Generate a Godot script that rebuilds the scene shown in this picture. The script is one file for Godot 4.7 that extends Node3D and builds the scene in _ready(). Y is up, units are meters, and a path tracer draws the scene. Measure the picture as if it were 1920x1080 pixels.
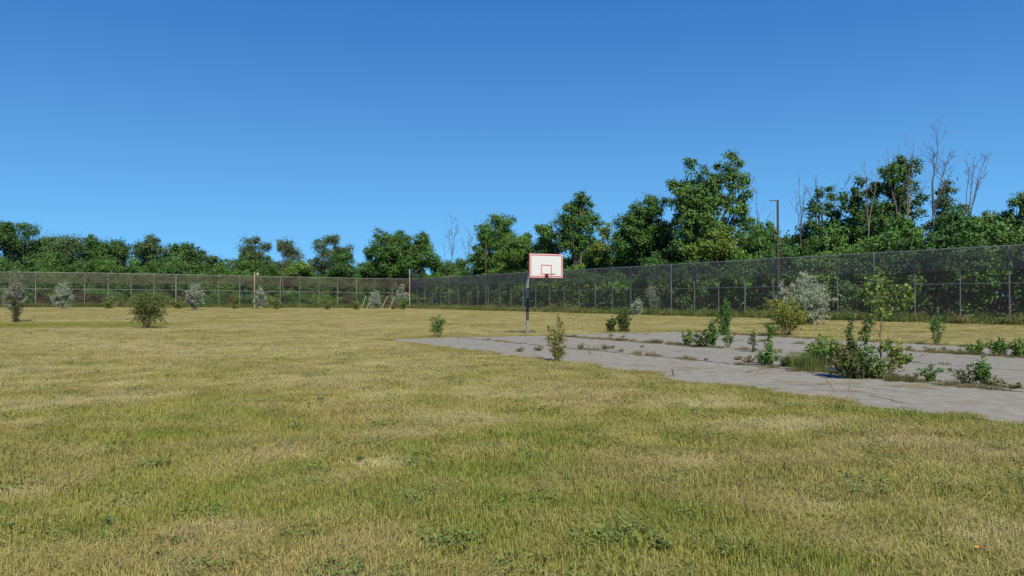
extends Node3D
# An overgrown basketball court in a mown field, closed in by tall chain-link fences with trees behind.

const F := 1510.0            # focal length in pixels of the 1920-wide photograph
const EYE := 1.7
const HORIZON := 560.0
const ALONG := Vector2(0.4907, 0.8714)    # the court's long direction (x, z), also the right-hand fence's
const ACROSS := Vector2(0.8714, -0.4907)
const COURT_Q0 := 11.6
const COURT_Q1 := 27.8
const COURT_S0 := -31.7
const COURT_S1 := 14.0
const CORNER := Vector3(-17.93, 0, -141.0)
const BAY_R := Vector3(1.616, 0, 2.869)
const BAY_L := Vector3(-2.862, 0, 1.311)
const FENCE_H := 5.15

var rng := RandomNumberGenerator.new()
var pitch := atan((HORIZON - 540.0) / F)
var patch_noise := FastNoiseLite.new()
var fine_noise := FastNoiseLite.new()
var row_noise := FastNoiseLite.new()
var bump_noise := FastNoiseLite.new()
var used := {}
var mounds := []   # heaps of cut grass: x, z, size
var mats := {}

# ---------------------------------------------------------------- mesh building
class MB:
	var v := PackedVector3Array()
	var n := PackedVector3Array()
	var c := PackedColorArray()
	var i := PackedInt32Array()
	func tri(a: Vector3, b: Vector3, d: Vector3, col: Color) -> void:
		var k := v.size()
		var nn := (d - a).cross(b - a).normalized()
		v.append(a); v.append(b); v.append(d)
		n.append(nn); n.append(nn); n.append(nn)
		c.append(col); c.append(col); c.append(col)
		i.append(k); i.append(k + 1); i.append(k + 2)
	func quad(a: Vector3, b: Vector3, d: Vector3, e: Vector3, col: Color) -> void:
		var k := v.size()
		var nn := (d - a).cross(b - a).normalized()
		v.append(a); v.append(b); v.append(d); v.append(e)
		for j in 4:
			n.append(nn); c.append(col)
		i.append(k); i.append(k + 1); i.append(k + 2)
		i.append(k); i.append(k + 2); i.append(k + 3)
	func leaf(at: Vector3, u: Vector3, w: Vector3, col: Color) -> void:
		var k := v.size()
		var nn := u.cross(w).normalized()
		v.append(at - u); v.append(at + w + u * 0.15); v.append(at + u); v.append(at - w + u * 0.15)
		n.append(nn); n.append(nn); n.append(nn); n.append(nn)
		c.append(col); c.append(col); c.append(col); c.append(col)
		i.append(k); i.append(k + 1); i.append(k + 2)
		i.append(k); i.append(k + 2); i.append(k + 3)
	func tube(p: PackedVector3Array, r: PackedFloat32Array, sides: int, col: Color, caps := true) -> void:
		var m := p.size()
		var first := v.size()
		var side := Vector3.ZERO
		for a in m:
			var t := (p[mini(a + 1, m - 1)] - p[maxi(a - 1, 0)]).normalized()
			if a == 0:
				side = t.cross(Vector3.RIGHT if absf(t.x) < 0.8 else Vector3.BACK).normalized()
			else:
				side = (side - t * side.dot(t)).normalized()
			var up := t.cross(side)
			for s in sides:
				var g := TAU * s / sides
				var o := side * cos(g) + up * sin(g)
				v.append(p[a] + o * r[a]); n.append(o); c.append(col)
		for a in m - 1:
			for s in sides:
				var q := first + a * sides + s
				var q2 := first + a * sides + (s + 1) % sides
				i.append(q); i.append(q + sides); i.append(q2)
				i.append(q2); i.append(q + sides); i.append(q2 + sides)
		if caps:
			for e in 2:
				var a: int = 0 if e == 0 else m - 1
				for s in range(1, sides - 1):
					var o := first + a * sides
					tri(v[o], v[o + s], v[o + s + 1], col)
	func box(lo: Vector3, hi: Vector3, col: Color) -> void:
		var p := []
		for z in 2:
			for y in 2:
				for x in 2:
					p.append(Vector3(hi.x if x else lo.x, hi.y if y else lo.y, hi.z if z else lo.z))
		quad(p[0], p[2], p[3], p[1], col); quad(p[5], p[7], p[6], p[4], col)
		quad(p[4], p[6], p[2], p[0], col); quad(p[1], p[3], p[7], p[5], col)
		quad(p[2], p[6], p[7], p[3], col); quad(p[4], p[0], p[1], p[5], col)
	func mesh() -> ArrayMesh:
		var m := ArrayMesh.new()
		if v.is_empty():
			return m
		var a := []
		a.resize(Mesh.ARRAY_MAX)
		a[Mesh.ARRAY_VERTEX] = v
		a[Mesh.ARRAY_NORMAL] = n
		a[Mesh.ARRAY_COLOR] = c
		a[Mesh.ARRAY_INDEX] = i
		m.add_surface_from_arrays(Mesh.PRIMITIVE_TRIANGLES, a)
		return m

func numbered(called: String) -> String:
	var k: int = used.get(called, 0)
	used[called] = k + 1
	return called if k == 0 else "%s_%03d" % [called, k]

func part(called: String, m: Mesh, mat: Material, parent: Node3D) -> MeshInstance3D:
	var o := MeshInstance3D.new()
	o.name = called
	o.mesh = m
	o.material_override = mat
	parent.add_child(o, true)
	return o

func thing(called: String, label: String, category: String, where := Vector3.ZERO, group := "") -> Node3D:
	var o := Node3D.new()
	o.name = numbered(called)
	add_child(o)
	o.position = where
	o.set_meta("label", label)
	o.set_meta("category", category)
	if group:
		o.set_meta("group", group)
	return o

func structure(called: String) -> Node3D:
	var o := Node3D.new()
	o.name = called
	add_child(o)
	o.set_meta("kind", "structure")
	return o

func copy_of(o: Node3D, called: String, where: Vector3, turn: float, size: Vector3, label: String, group: String) -> Node3D:
	var r: Node3D = o.duplicate()
	r.name = numbered(called)
	add_child(r)
	r.position = where
	r.rotation = Vector3(0, turn, 0)
	r.scale = size
	r.set_meta("label", label)
	r.set_meta("group", group)
	return r

# ---------------------------------------------------------------- places
func ray(px: float, py: float) -> Vector3:
	var y := (540.0 - py) / F
	return Vector3((px - 960.0) / F, y * cos(pitch) + sin(pitch), y * sin(pitch) - cos(pitch))

func at(px: float, py: float, depth: float) -> Vector3:
	var d := ray(px, py)
	return Vector3(0, EYE, 0) + d * (depth / -d.z)

func on_ground(px: float, py: float) -> Vector3:
	var d := ray(px, py)
	var p := Vector3.ZERO
	var h := 0.0
	for k in 5:
		p = Vector3(0, EYE, 0) + d * ((EYE - h) / -d.y)
		h = ground_y(p.x, p.z)
	p.y = h
	return p

func step(a: float, b: float, x: float) -> float:
	var t := clampf((x - a) / (b - a), 0.0, 1.0)
	return t * t * (3.0 - 2.0 * t)

func court_s(x: float, z: float) -> float:
	return x * ALONG.x + z * ALONG.y

func court_q(x: float, z: float) -> float:
	return x * ACROSS.x + z * ACROSS.y

func court_point(s: float, q: float, y := 0.0) -> Vector3:
	return Vector3(s * ALONG.x + q * ACROSS.x, y, s * ALONG.y + q * ACROSS.y)

func front_edge(s: float) -> float:
	return COURT_Q0 + fine_noise.get_noise_2d(s * 4.0, 7.0) * 0.45 + patch_noise.get_noise_2d(s * 4.0, 70.0) * 0.7 + 0.15 * step(-24.0, -32.0, s) - 0.3 * step(-16.0, -8.0, s)

func back_edge(s: float) -> float:
	return COURT_Q1 + fine_noise.get_noise_2d(s * 4.0, 91.0) * 0.5

func far_end(q: float) -> float:
	return COURT_S0 + fine_noise.get_noise_2d(q * 5.0, 55.0) * 0.5

func off_court(x: float, z: float) -> float:
	# metres outside the paving; negative on it
	var s := court_s(x, z)
	var q := court_q(x, z)
	return maxf(maxf(front_edge(s) - q, q - back_edge(s)), maxf(far_end(q) - s, s - COURT_S1))

func ground_y(x: float, z: float) -> float:
	var depth := -z
	var h := 0.42 * step(45.0, 112.0, depth) * step(-10.0, -72.0, x)
	var m := step(0.3, 3.0, off_court(x, z))
	h += m * (bump_noise.get_noise_2d(x, z) * 0.05 + fine_noise.get_noise_2d(x * 1.6, z * 1.6) * 0.025)
	return h - 0.02

func lin(r: float, g: float, b: float) -> Color:
	return Color(r, g, b)

func noise_texture(seed_: int, freq: float, a: Color, b: Color, octaves := 5) -> NoiseTexture2D:
	var t := NoiseTexture2D.new()
	t.width = 1024
	t.height = 1024
	t.seamless = true
	var n := FastNoiseLite.new()
	n.seed = seed_
	n.frequency = freq
	n.fractal_octaves = octaves
	t.noise = n
	var g := Gradient.new()
	g.set_color(0, a)
	g.set_color(1, b)
	t.color_ramp = g
	return t

func mat(called: String, col := Color.WHITE, rough := 0.8, metal := 0.0, vertex := false) -> StandardMaterial3D:
	var m := StandardMaterial3D.new()
	m.resource_name = called
	m.albedo_color = col.linear_to_srgb()
	m.roughness = rough
	m.metallic = metal
	m.vertex_color_use_as_albedo = vertex
	m.cull_mode = BaseMaterial3D.CULL_DISABLED
	mats[called] = m
	return m

func make_materials() -> void:
	var m := mat("leaf", Color.WHITE, 0.55, 0.0, true)
	m.metallic_specular = 0.35
	m.backlight_enabled = true
	m.backlight = Color(0.54, 0.62, 0.34)
	m = mat("grass", Color.WHITE, 0.7, 0.0, true)
	m.metallic_specular = 0.3
	m.backlight_enabled = true
	m.backlight = Color(0.3, 0.3, 0.16)
	mat("bark", Color.WHITE, 0.9, 0.0, true)
	m = mat("soil", Color.WHITE, 0.95, 0.0, true)
	m.albedo_texture = noise_texture(5, 0.03, Color(0.55, 0.55, 0.55), Color(1, 1, 1))
	m.uv1_triplanar = true
	m.uv1_world_triplanar = true
	m.uv1_scale = Vector3(0.9, 0.9, 0.9)
	m = mat("asphalt", lin(0.45, 0.44, 0.37), 0.92, 0.0, true)
	m.albedo_texture = noise_texture(9, 0.012, Color(0.82, 0.81, 0.80), Color(1, 1, 1), 6)
	m.uv1_triplanar = true
	m.uv1_world_triplanar = true
	m.uv1_scale = Vector3(0.22, 0.22, 0.22)
	m.detail_enabled = true
	m.detail_blend_mode = BaseMaterial3D.BLEND_MODE_MUL
	m.detail_uv_layer = BaseMaterial3D.DETAIL_UV_2
	m.uv2_triplanar = true
	m.uv2_world_triplanar = true
	m.uv2_scale = Vector3(2.5, 2.5, 2.5)
	m.detail_albedo = noise_texture(19, 0.2, Color(0.66, 0.66, 0.66), Color(1, 1, 1), 3)
	mat("crack_soil", lin(0.11, 0.095, 0.07), 0.95)
	mat("line_paint", lin(0.52, 0.51, 0.49), 0.8)
	mat("galvanised", lin(0.29, 0.31, 0.31), 0.55, 0.25)
	mat("wire", lin(0.125, 0.132, 0.13), 0.6, 0.2)
	mat("rusty_wire", lin(0.145, 0.128, 0.11), 0.75, 0.1)
	m = mat("pole_paint", lin(0.30, 0.34, 0.37), 0.5, 0.2)
	m.albedo_texture = noise_texture(31, 0.02, Color(0.75, 0.75, 0.75), Color(1, 1, 1))
	m.uv1_triplanar = true
	m.uv1_scale = Vector3(1.5, 1.5, 1.5)
	mat("black_wrap", lin(0.035, 0.04, 0.05), 0.6)
	m = mat("board_white", lin(0.60, 0.625, 0.665), 0.45)
	m.albedo_texture = noise_texture(33, 0.012, Color(0.93, 0.93, 0.92), Color(1, 1, 1))
	m.uv1_triplanar = true
	mat("board_red", lin(0.40, 0.055, 0.06), 0.5)
	mat("board_trim", lin(0.44, 0.085, 0.09), 0.5)
	mat("rim_red", lin(0.30, 0.05, 0.035), 0.55, 0.2)
	mat("lamp_brown", lin(0.075, 0.055, 0.055), 0.6, 0.2)
	mat("lens", lin(0.5, 0.5, 0.48), 0.2)
	m = mat("old_wood", lin(0.13, 0.095, 0.075), 0.9)
	m.albedo_texture = noise_texture(37, 0.02, Color(0.6, 0.6, 0.6), Color(1, 1, 1))
	m.uv1_triplanar = true
	mat("pale_post", lin(0.40, 0.38, 0.35), 0.7)
	mat("pink_post", lin(0.42, 0.29, 0.24), 0.8)
	m = mat("brown_slab", lin(0.26, 0.175, 0.13), 0.95)
	m.albedo_texture = noise_texture(41, 0.03, Color(0.6, 0.55, 0.5), Color(1, 1, 1))
	m.uv1_triplanar = true
	m = mat("petal", lin(0.75, 0.33, 0.03), 0.6)

func _ready() -> void:
	rng.seed = 20240611
	var cam := Camera3D.new()
	cam.name = "camera"
	cam.fov = rad_to_deg(2.0 * atan(540.0 / F))
	cam.near = 0.1
	cam.far = 4000.0
	add_child(cam)
	cam.position = Vector3(0, EYE, 0)
	cam.rotation = Vector3(pitch, 0, 0)
	cam.current = true

	var env := Environment.new()
	env.background_mode = Environment.BG_SKY
	var sky := Sky.new()
	var sm := ProceduralSkyMaterial.new()
	sm.sky_top_color = Color(0.045, 0.305, 0.62)
	sm.sky_horizon_color = Color(0.47, 0.755, 0.955)
	sm.sky_curve = 0.145
	sm.ground_bottom_color = Color(0.32, 0.31, 0.22)
	sm.ground_horizon_color = Color(0.42, 0.45, 0.40)
	sm.sun_angle_max = 12.0
	sky.sky_material = sm
	env.sky = sky
	env.tonemap_mode = Environment.TONE_MAPPER_LINEAR
	env.tonemap_exposure = 1.28
	env.sdfgi_enabled = true
	env.ssao_enabled = true
	env.ssil_enabled = true
	var we := WorldEnvironment.new()
	we.name = "environment"
	we.environment = env
	add_child(we)

	var sun := DirectionalLight3D.new()
	sun.name = "sun"
	sun.light_energy = 1.5
	sun.light_color = Color(1.0, 0.95, 0.85)
	sun.light_angular_distance = 0.5
	sun.shadow_enabled = true
	add_child(sun)
	sun.look_at_from_position(Vector3(0.35, 1.0, 1.0) * 50.0, Vector3.ZERO)

	patch_noise.seed = 11
	patch_noise.frequency = 0.11
	patch_noise.fractal_octaves = 4
	fine_noise.seed = 12
	fine_noise.frequency = 0.35
	fine_noise.fractal_octaves = 3
	row_noise.seed = 13
	row_noise.frequency = 0.4
	row_noise.fractal_octaves = 3
	bump_noise.seed = 14
	bump_noise.frequency = 0.16
	make_materials()

	for e in [[850, 790, 0.8], [955, 742, 0.7], [1275, 872, 0.35], [430, 985, 0.4], [40, 930, 0.5], [1690, 830, 0.6], [1500, 792, 0.6], [1830, 1000, 0.4], [620, 905, 0.4], [1180, 895, 0.25], [780, 815, 0.6], [1450, 800, 0.5], [1860, 850, 0.5], [250, 740, 0.9], [1560, 950, 0.3], [520, 860, 0.4], [100, 760, 0.8], [1300, 760, 0.7], [700, 870, 0.4]]:
		var p := on_ground(e[0], e[1])
		mounds.append(Vector3(p.x, p.z, e[2]))
	build_field()
	build_court()
	build_fences()
	build_trees()
	build_thicket()
	build_poles()
	build_hoop()
	build_shrubs()
	build_court_plants()
	build_grass()
	build_details()

# ---------------------------------------------------------------- ground
func dryness(x: float, z: float) -> float:
	# 0 green growth .. 1 cut straw lying on top
	var depth := -z
	var d := 0.42 + patch_noise.get_noise_2d(x, z) * 0.38 + row_noise.get_noise_2d(x * 0.12, z * 0.7) * 0.16 + fine_noise.get_noise_2d(x * 2.2, z * 2.2) * 0.42
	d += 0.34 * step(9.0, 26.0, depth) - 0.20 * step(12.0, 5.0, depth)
	for m in mounds:
		var dx: float = (x - m.x) / m.z
		var dz: float = (z - m.y) / (m.z * 0.6)
		var g := dx * dx + dz * dz
		if g < 6.0:
			d += 0.8 * exp(-g)
	# a damp strip by the left-hand shrub stayed green
	d -= 0.28 * step(0.9, 0.1, off_court(x, z))
	var gz := on_strip(x, z)
	d -= 0.55 * gz
	return clampf(d, 0.0, 1.0)

func on_strip(x: float, z: float) -> float:
	var depth := -z + x * 0.05
	return step(-19.0, -24.5, x) * step(43.0, 46.0, depth) * step(58.0, 52.0, depth)

func field_colour(x: float, z: float) -> Color:
	var d := dryness(x, z)
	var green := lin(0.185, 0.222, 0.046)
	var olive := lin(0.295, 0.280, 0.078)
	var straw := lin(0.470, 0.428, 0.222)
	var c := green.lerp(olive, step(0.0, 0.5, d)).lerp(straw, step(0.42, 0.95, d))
	c = c.lerp(lin(0.345, 0.275, 0.135), clampf(patch_noise.get_noise_2d(x * 1.7 + 200.0, z * 2.6 - 90.0) * 1.5 - 0.05, 0.0, 0.42))
	var k := 1.0 + fine_noise.get_noise_2d(x * 5.0 + 40.0, z * 5.0) * 0.26
	return lin(c.r * k, c.g * k, c.b * k)

func build_field() -> void:
	var mb := MB.new()
	var zs := PackedFloat32Array()
	var z := 40.0
	while z > -4.0:
		zs.append(z)
		z -= 4.0
	var depth := 4.0
	while depth < 1800.0:
		zs.append(-depth)
		depth += maxf(0.25, depth * 0.022)
	zs.append(-2500.0)
	var cols := 260
	for r in zs.size():
		var zz := zs[r]
		var wide := maxf(18.0, (-zz) * 1.15 + 10.0)
		for k in cols + 1:
			var u := (float(k) / cols * 2.0 - 1.0)
			var x := u * wide
			mb.v.append(Vector3(x, ground_y(x, zz), zz))
			mb.n.append(Vector3.UP)
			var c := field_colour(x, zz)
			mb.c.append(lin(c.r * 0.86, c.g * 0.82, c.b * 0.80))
	for r in zs.size() - 1:
		for k in cols:
			var a := r * (cols + 1) + k
			mb.i.append(a); mb.i.append(a + cols + 1); mb.i.append(a + 1)
			mb.i.append(a + 1); mb.i.append(a + cols + 1); mb.i.append(a + cols + 2)
	# real normals from the height function
	for a in mb.v.size():
		var p := mb.v[a]
		if p.z > -60.0:
			var e := 0.2
			var dx := ground_y(p.x + e, p.z) - p.y
			var dz := ground_y(p.x, p.z + e) - p.y
			mb.n[a] = Vector3(-dx / e, 1.0, -dz / e).normalized()
	var g := structure("ground")
	part("field_soil", mb.mesh(), mats.soil, g)

func build_court() -> void:
	var court := structure("pavement")
	var seams := [0.0, 15.2, 19.7, 24.05, 0.0]
	for k in 4:
		var cuts := [[-99.0, -18.5, -4.0, COURT_S1], [-99.0, -21.0, -7.5, COURT_S1], [-99.0, -16.0, COURT_S1], [-99.0, -19.0, -9.0, COURT_S1]][k] as Array
		for j in cuts.size() - 1:
			var s0: float = cuts[j]
			var s1: float = cuts[j + 1] - 0.02
			var mb := MB.new()
			var tone := 1.0 + rng.randf_range(-0.05, 0.05)
			var col := Color(tone, tone, tone)
			var n := 44
			var across := 5
			var rows := []
			for a in n + 1:
				var row := []
				for b in across + 1:
					var t := float(b) / across
					var lo: float = 0.0
					var hi: float = 0.0
					var first := s0 if s0 > -90.0 else 0.0
					var qm := 13.0 + 4.0 * k
					if s0 < -90.0:
						first = far_end(lerpf(seams[k] if k else 11.6, seams[k + 1] if k < 3 else 27.8, t))
					var s := lerpf(first, s1, float(a) / n)
					var wob := fine_noise.get_noise_2d(s * 3.0, 10.0 * k) * 0.12
					var wob2 := fine_noise.get_noise_2d(s * 3.0, 10.0 * (k + 1)) * 0.12
					lo = front_edge(s) if k == 0 else seams[k] + 0.07 + wob
					hi = back_edge(s) if k == 3 else seams[k + 1] - 0.07 + wob2
					var q := lerpf(lo, hi, t)
					var h := 0.012 + bump_noise.get_noise_2d(s * 1.2 + 300.0, q * 1.2 + 50.0 * k) * 0.012
					row.append(court_point(s, q, h))
				rows.append(row)
			for a in n:
				for b in across:
					mb.quad(rows[a][b], rows[a][b + 1], rows[a + 1][b + 1], rows[a + 1][b], col)
				var down := Vector3(0, -0.12, 0)
				mb.quad(rows[a][0] + down, rows[a][0], rows[a + 1][0], rows[a + 1][0] + down, col)
				mb.quad(rows[a + 1][across] + down, rows[a + 1][across], rows[a][across], rows[a][across] + down, col)
			for b in across:
				var down := Vector3(0, -0.12, 0)
				mb.quad(rows[0][b + 1] + down, rows[0][b + 1], rows[0][b], rows[0][b] + down, col)
				mb.quad(rows[n][b] + down, rows[n][b], rows[n][b + 1], rows[n][b + 1] + down, col)
			part("asphalt_slab", mb.mesh(), mats.asphalt, court)
	# branching cracks filled with dark soil
	for l in [[-27.0, 12.5, 0.9, 3.4], [-23.5, 14.0, 0.3, 4.0], [-20.0, 16.0, 1.2, 3.0], [-17.5, 12.2, 0.2, 4.5], [-24.5, 17.0, -0.3, 4.2], [-14.0, 13.0, 0.8, 3.0], [-11.5, 12.0, 0.1, 4.0], [-12.5, 16.2, 0.5, 4.5], [-26.0, 20.5, 0.6, 4.0], [-19.0, 21.0, 0.0, 5.0], [-15.0, 20.3, 1.1, 4.0], [-9.0, 15.8, 0.4, 4.0], [-28.5, 16.5, 1.4, 2.6], [-16.0, 25.0, 0.2, 4.0], [-6.5, 12.4, 0.7, 3.2], [-8.0, 20.6, 0.3, 3.5]]:
		var mb := MB.new()
		for arm in 3:
			var s: float = l[0]
			var q: float = l[1]
			var g: float = l[2] + [0.0, 0.9, -0.7][arm]
			var steps := int(l[3] * (4.0 if arm == 0 else 1.8))
			if arm > 0:
				s += cos(l[2]) * l[3] * 0.3 * arm
				q += sin(l[2]) * l[3] * 0.3 * arm
			var wa := 0.016
			for j in steps:
				g += rng.randf_range(-0.45, 0.45) + (l[2] - g) * 0.12
				var s2 := s + cos(g) * 0.25
				var q2 := q + sin(g) * 0.25
				var wb := rng.randf_range(0.006, 0.024) * (1.0 - 0.6 * j / steps)
				var side := Vector2(-sin(g), cos(g))
				mb.quad(court_point(s + side.x * wa, q + side.y * wa, 0.0285), court_point(s2 + side.x * wb, q2 + side.y * wb, 0.0285), court_point(s2 - side.x * wb, q2 - side.y * wb, 0.0285), court_point(s - side.x * wa, q - side.y * wa, 0.0285), Color.WHITE)
				s = s2
				q = q2
				wa = wb
		part("crack", mb.mesh(), mats.crack_soil, court)
	# worn white court lines
	for l in [[-19.7, 15.6, 18.9, 0.06, 0], [-27.6, 14.9, 15.1, 0.05, 0], [-26.6, 14.2, 15.0, 0.06, 0], [-9.6, 17.6, 0.0, 0.06, 1], [-6.4, 13.4, 0.0, 0.06, 1]]:
		var mb := MB.new()
		var pieces := 14
		for j in pieces:
			if rng.randf() < 0.28:
				continue
			var a := float(j) / pieces
			var b := a + 0.9 / pieces
			var w: float = l[3] * rng.randf_range(0.5, 1.0)
			var p: Array
			if l[4] == 0:
				var qa := lerpf(l[1], l[2], a)
				var qb := lerpf(l[1], l[2], b)
				p = [court_point(l[0], qa, 0.03), court_point(l[0], qb, 0.03), court_point(l[0] + w, qb, 0.03), court_point(l[0] + w, qa, 0.03)]
			else:
				var sa: float = l[0] + 3.0 * a
				var sb: float = l[0] + 3.0 * b
				p = [court_point(sa, l[1], 0.03), court_point(sa, l[1] + w, 0.03), court_point(sb, l[1] + w, 0.03), court_point(sb, l[1], 0.03)]
			mb.quad(p[0], p[1], p[2], p[3], Color.WHITE)
		part("painted_line", mb.mesh(), mats.line_paint, court)

# ---------------------------------------------------------------- fences
func wire_panel(length: float, height: float, pitch_: float, r: float) -> ArrayMesh:
	var mb := MB.new()
	var gap := pitch_ * sqrt(2.0)
	for dir in 2:
		var k := -height
		while k < length:
			var x0 := maxf(k, 0.0)
			var x1 := minf(k + height, length)
			if x1 - x0 > 0.01:
				var y0 := x0 - k
				var y1 := x1 - k
				if dir == 1:
					y0 = height - y0
					y1 = height - y1
				var zz := 0.003 if dir else -0.003
				mb.tube(PackedVector3Array([Vector3(x0, y0, zz), Vector3(x1, y1, zz)]), PackedFloat32Array([r, r]), 3, Color.WHITE, false)
			k += gap
	return mb.mesh()

func pole_mesh(h: float, r: float, sides := 8, r1 := -1.0) -> ArrayMesh:
	var mb := MB.new()
	mb.tube(PackedVector3Array([Vector3.ZERO, Vector3(0, h, 0)]), PackedFloat32Array([r, r if r1 < 0 else r1]), sides, Color.WHITE)
	return mb.mesh()

func build_fences() -> void:
	var spec := [
		[BAY_R, 39, "long grey chain-link fence behind the basketball court with denser mesh along its top third", mats.wire, mats.galvanised, mats.wire],
		[BAY_L, 23, "chain-link fence with brownish upper mesh closing the far side of the open field", mats.rusty_wire, mats.galvanised, mats.wire]]
	for f in spec:
		var bay: Vector3 = f[0]
		var count: int = f[1]
		var long := bay.length()
		var node := thing("chain_link_fence", f[2], "fence", Vector3(CORNER.x, 0, CORNER.z))
		var turn := atan2(-bay.z, bay.x)
		var low := wire_panel(long, 3.55, 0.050, 0.0022)
		var top := wire_panel(long, 1.56, 0.0195, 0.0028)
		var post := pole_mesh(FENCE_H + 0.3, 0.042)
		var stout := pole_mesh(FENCE_H + 0.35, 0.062)
		var mbr := MB.new()
		mbr.tube(PackedVector3Array([Vector3.ZERO, Vector3(long, 0, 0)]), PackedFloat32Array([0.026, 0.026]), 6, Color.WHITE)
		var rail := mbr.mesh()
		for k in count + 1:
			if k == 0 and bay == BAY_L:
				pass
			var p := bay * k
			var g := ground_y(CORNER.x + p.x, CORNER.z + p.z)
			if not (k == 0 and bay == BAY_L):
				var o := part("post", stout if k % 12 == 0 else post, f[4], node)
				o.position = p + Vector3(rng.randf_range(-0.02, 0.02), g - 0.3, 0)
				o.rotation = Vector3(rng.randf_range(-0.006, 0.006), 0, rng.randf_range(-0.006, 0.006))
			if k == count:
				break
			var p2 := bay * (k + 1)
			var g2 := ground_y(CORNER.x + p2.x, CORNER.z + p2.z)
			var mid := (g + g2) * 0.5
			# wire hangs on the field side of the posts
			var outward := Vector3(-bay.z, 0, bay.x).normalized()
			if outward.z < 0:
				outward = -outward
			var slope := atan2(g2 - g, long)
			for e in [["mesh_panel", low, 0.03, f[5]], ["fine_mesh_panel", top, 3.59, f[3]], ["top_rail", rail, FENCE_H, f[4]], ["middle_rail", rail, 2.72, f[4]]]:
				var o := part(e[0], e[1], e[3], node)
				o.position = p + Vector3(0, g + e[2], 0) + (outward * 0.055 if "mesh" in e[0] else Vector3.ZERO)
				o.rotation = Vector3(0, turn, slope)
			if bay == BAY_R and k in [0, 1]:
				var o := part("spare_pipe", rail, mats.pale_post, node)
				o.position = p + bay * 0.35 + Vector3(0, g + 1.72, 0) + outward * 0.12
				o.rotation = Vector3(0, turn, 0)

# ---------------------------------------------------------------- foliage
func tint(c: Color, spread: float) -> Color:
	var k := 1.0 + rng.randf_range(-spread, spread)
	var y := rng.randf_range(-spread, spread) * 0.45
	return lin(c.r * k * (1.0 + y), c.g * k, c.b * k * (1.0 - y * 0.5))

func ball() -> Vector3:
	var v := Vector3(rng.randfn(), rng.randfn(), rng.randfn())
	return v.normalized()

func clump(mb: MB, c: Vector3, spread: float, n: int, size: float, col: Color, droop := 0.0) -> void:
	var base := tint(col, 0.28)
	for k in n:
		var p := c + Vector3(rng.randfn(), rng.randfn() * 0.75, rng.randfn()) * spread
		var u := ball()
		u.y = u.y * 0.7 - droop
		u = u.normalized()
		var w := u.cross(ball()).normalized()
		var l := size * rng.randf_range(0.55, 1.15)
		mb.leaf(p, u * l * 0.5, w * l * rng.randf_range(0.24, 0.4), tint(base, 0.16))

func bough(mb: MB, c: Vector3, r: float, n: int, size: float, col: Color) -> void:
	# a flattened tuft of leaves, thick on its upper side, thin below
	var base := tint(col, 0.24)
	for k in n:
		var d := Vector3(rng.randf_range(-1, 1), rng.randf_range(-1, 1), rng.randf_range(-1, 1)).normalized()
		if d.y < -0.15 and rng.randf() < 0.6:
			d.y = -d.y
		var far := pow(rng.randf(), 0.4) * (1.0 if rng.randf() > 0.16 else 1.5)
		var p := c + Vector3(d.x, d.y * 0.95 + 0.12, d.z) * r * far
		var face := (d + Vector3(rng.randf_range(-0.9, 0.9), 0.5 + rng.randf_range(-0.9, 0.9), rng.randf_range(-0.9, 0.9))).normalized()
		var u := face.cross(Vector3(rng.randf_range(-1, 1), rng.randf_range(-1, 1), rng.randf_range(-1, 1))).normalized()
		var l := size * rng.randf_range(0.5, 1.15)
		mb.leaf(p, u * l * 0.5, face.cross(u) * l * rng.randf_range(0.26, 0.42), tint(base, 0.14))

func limb(mb: MB, a: Vector3, b: Vector3, r0: float, r1: float, col: Color, wob := 0.08, sides := 6) -> PackedVector3Array:
	var pts := PackedVector3Array()
	var rad := PackedFloat32Array()
	var n := 6
	var long := a.distance_to(b)
	for k in n + 1:
		var t := float(k) / n
		var p := a.lerp(b, t)
		p.y += sin(t * PI) * long * 0.05
		if k > 0 and k < n:
			p += Vector3(rng.randf_range(-1, 1), rng.randf_range(-0.4, 0.4), rng.randf_range(-1, 1)) * wob * long * 0.5
		pts.append(p)
		rad.append(lerpf(r0, r1, t))
	mb.tube(pts, rad, sides, col, false)
	return pts

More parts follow.
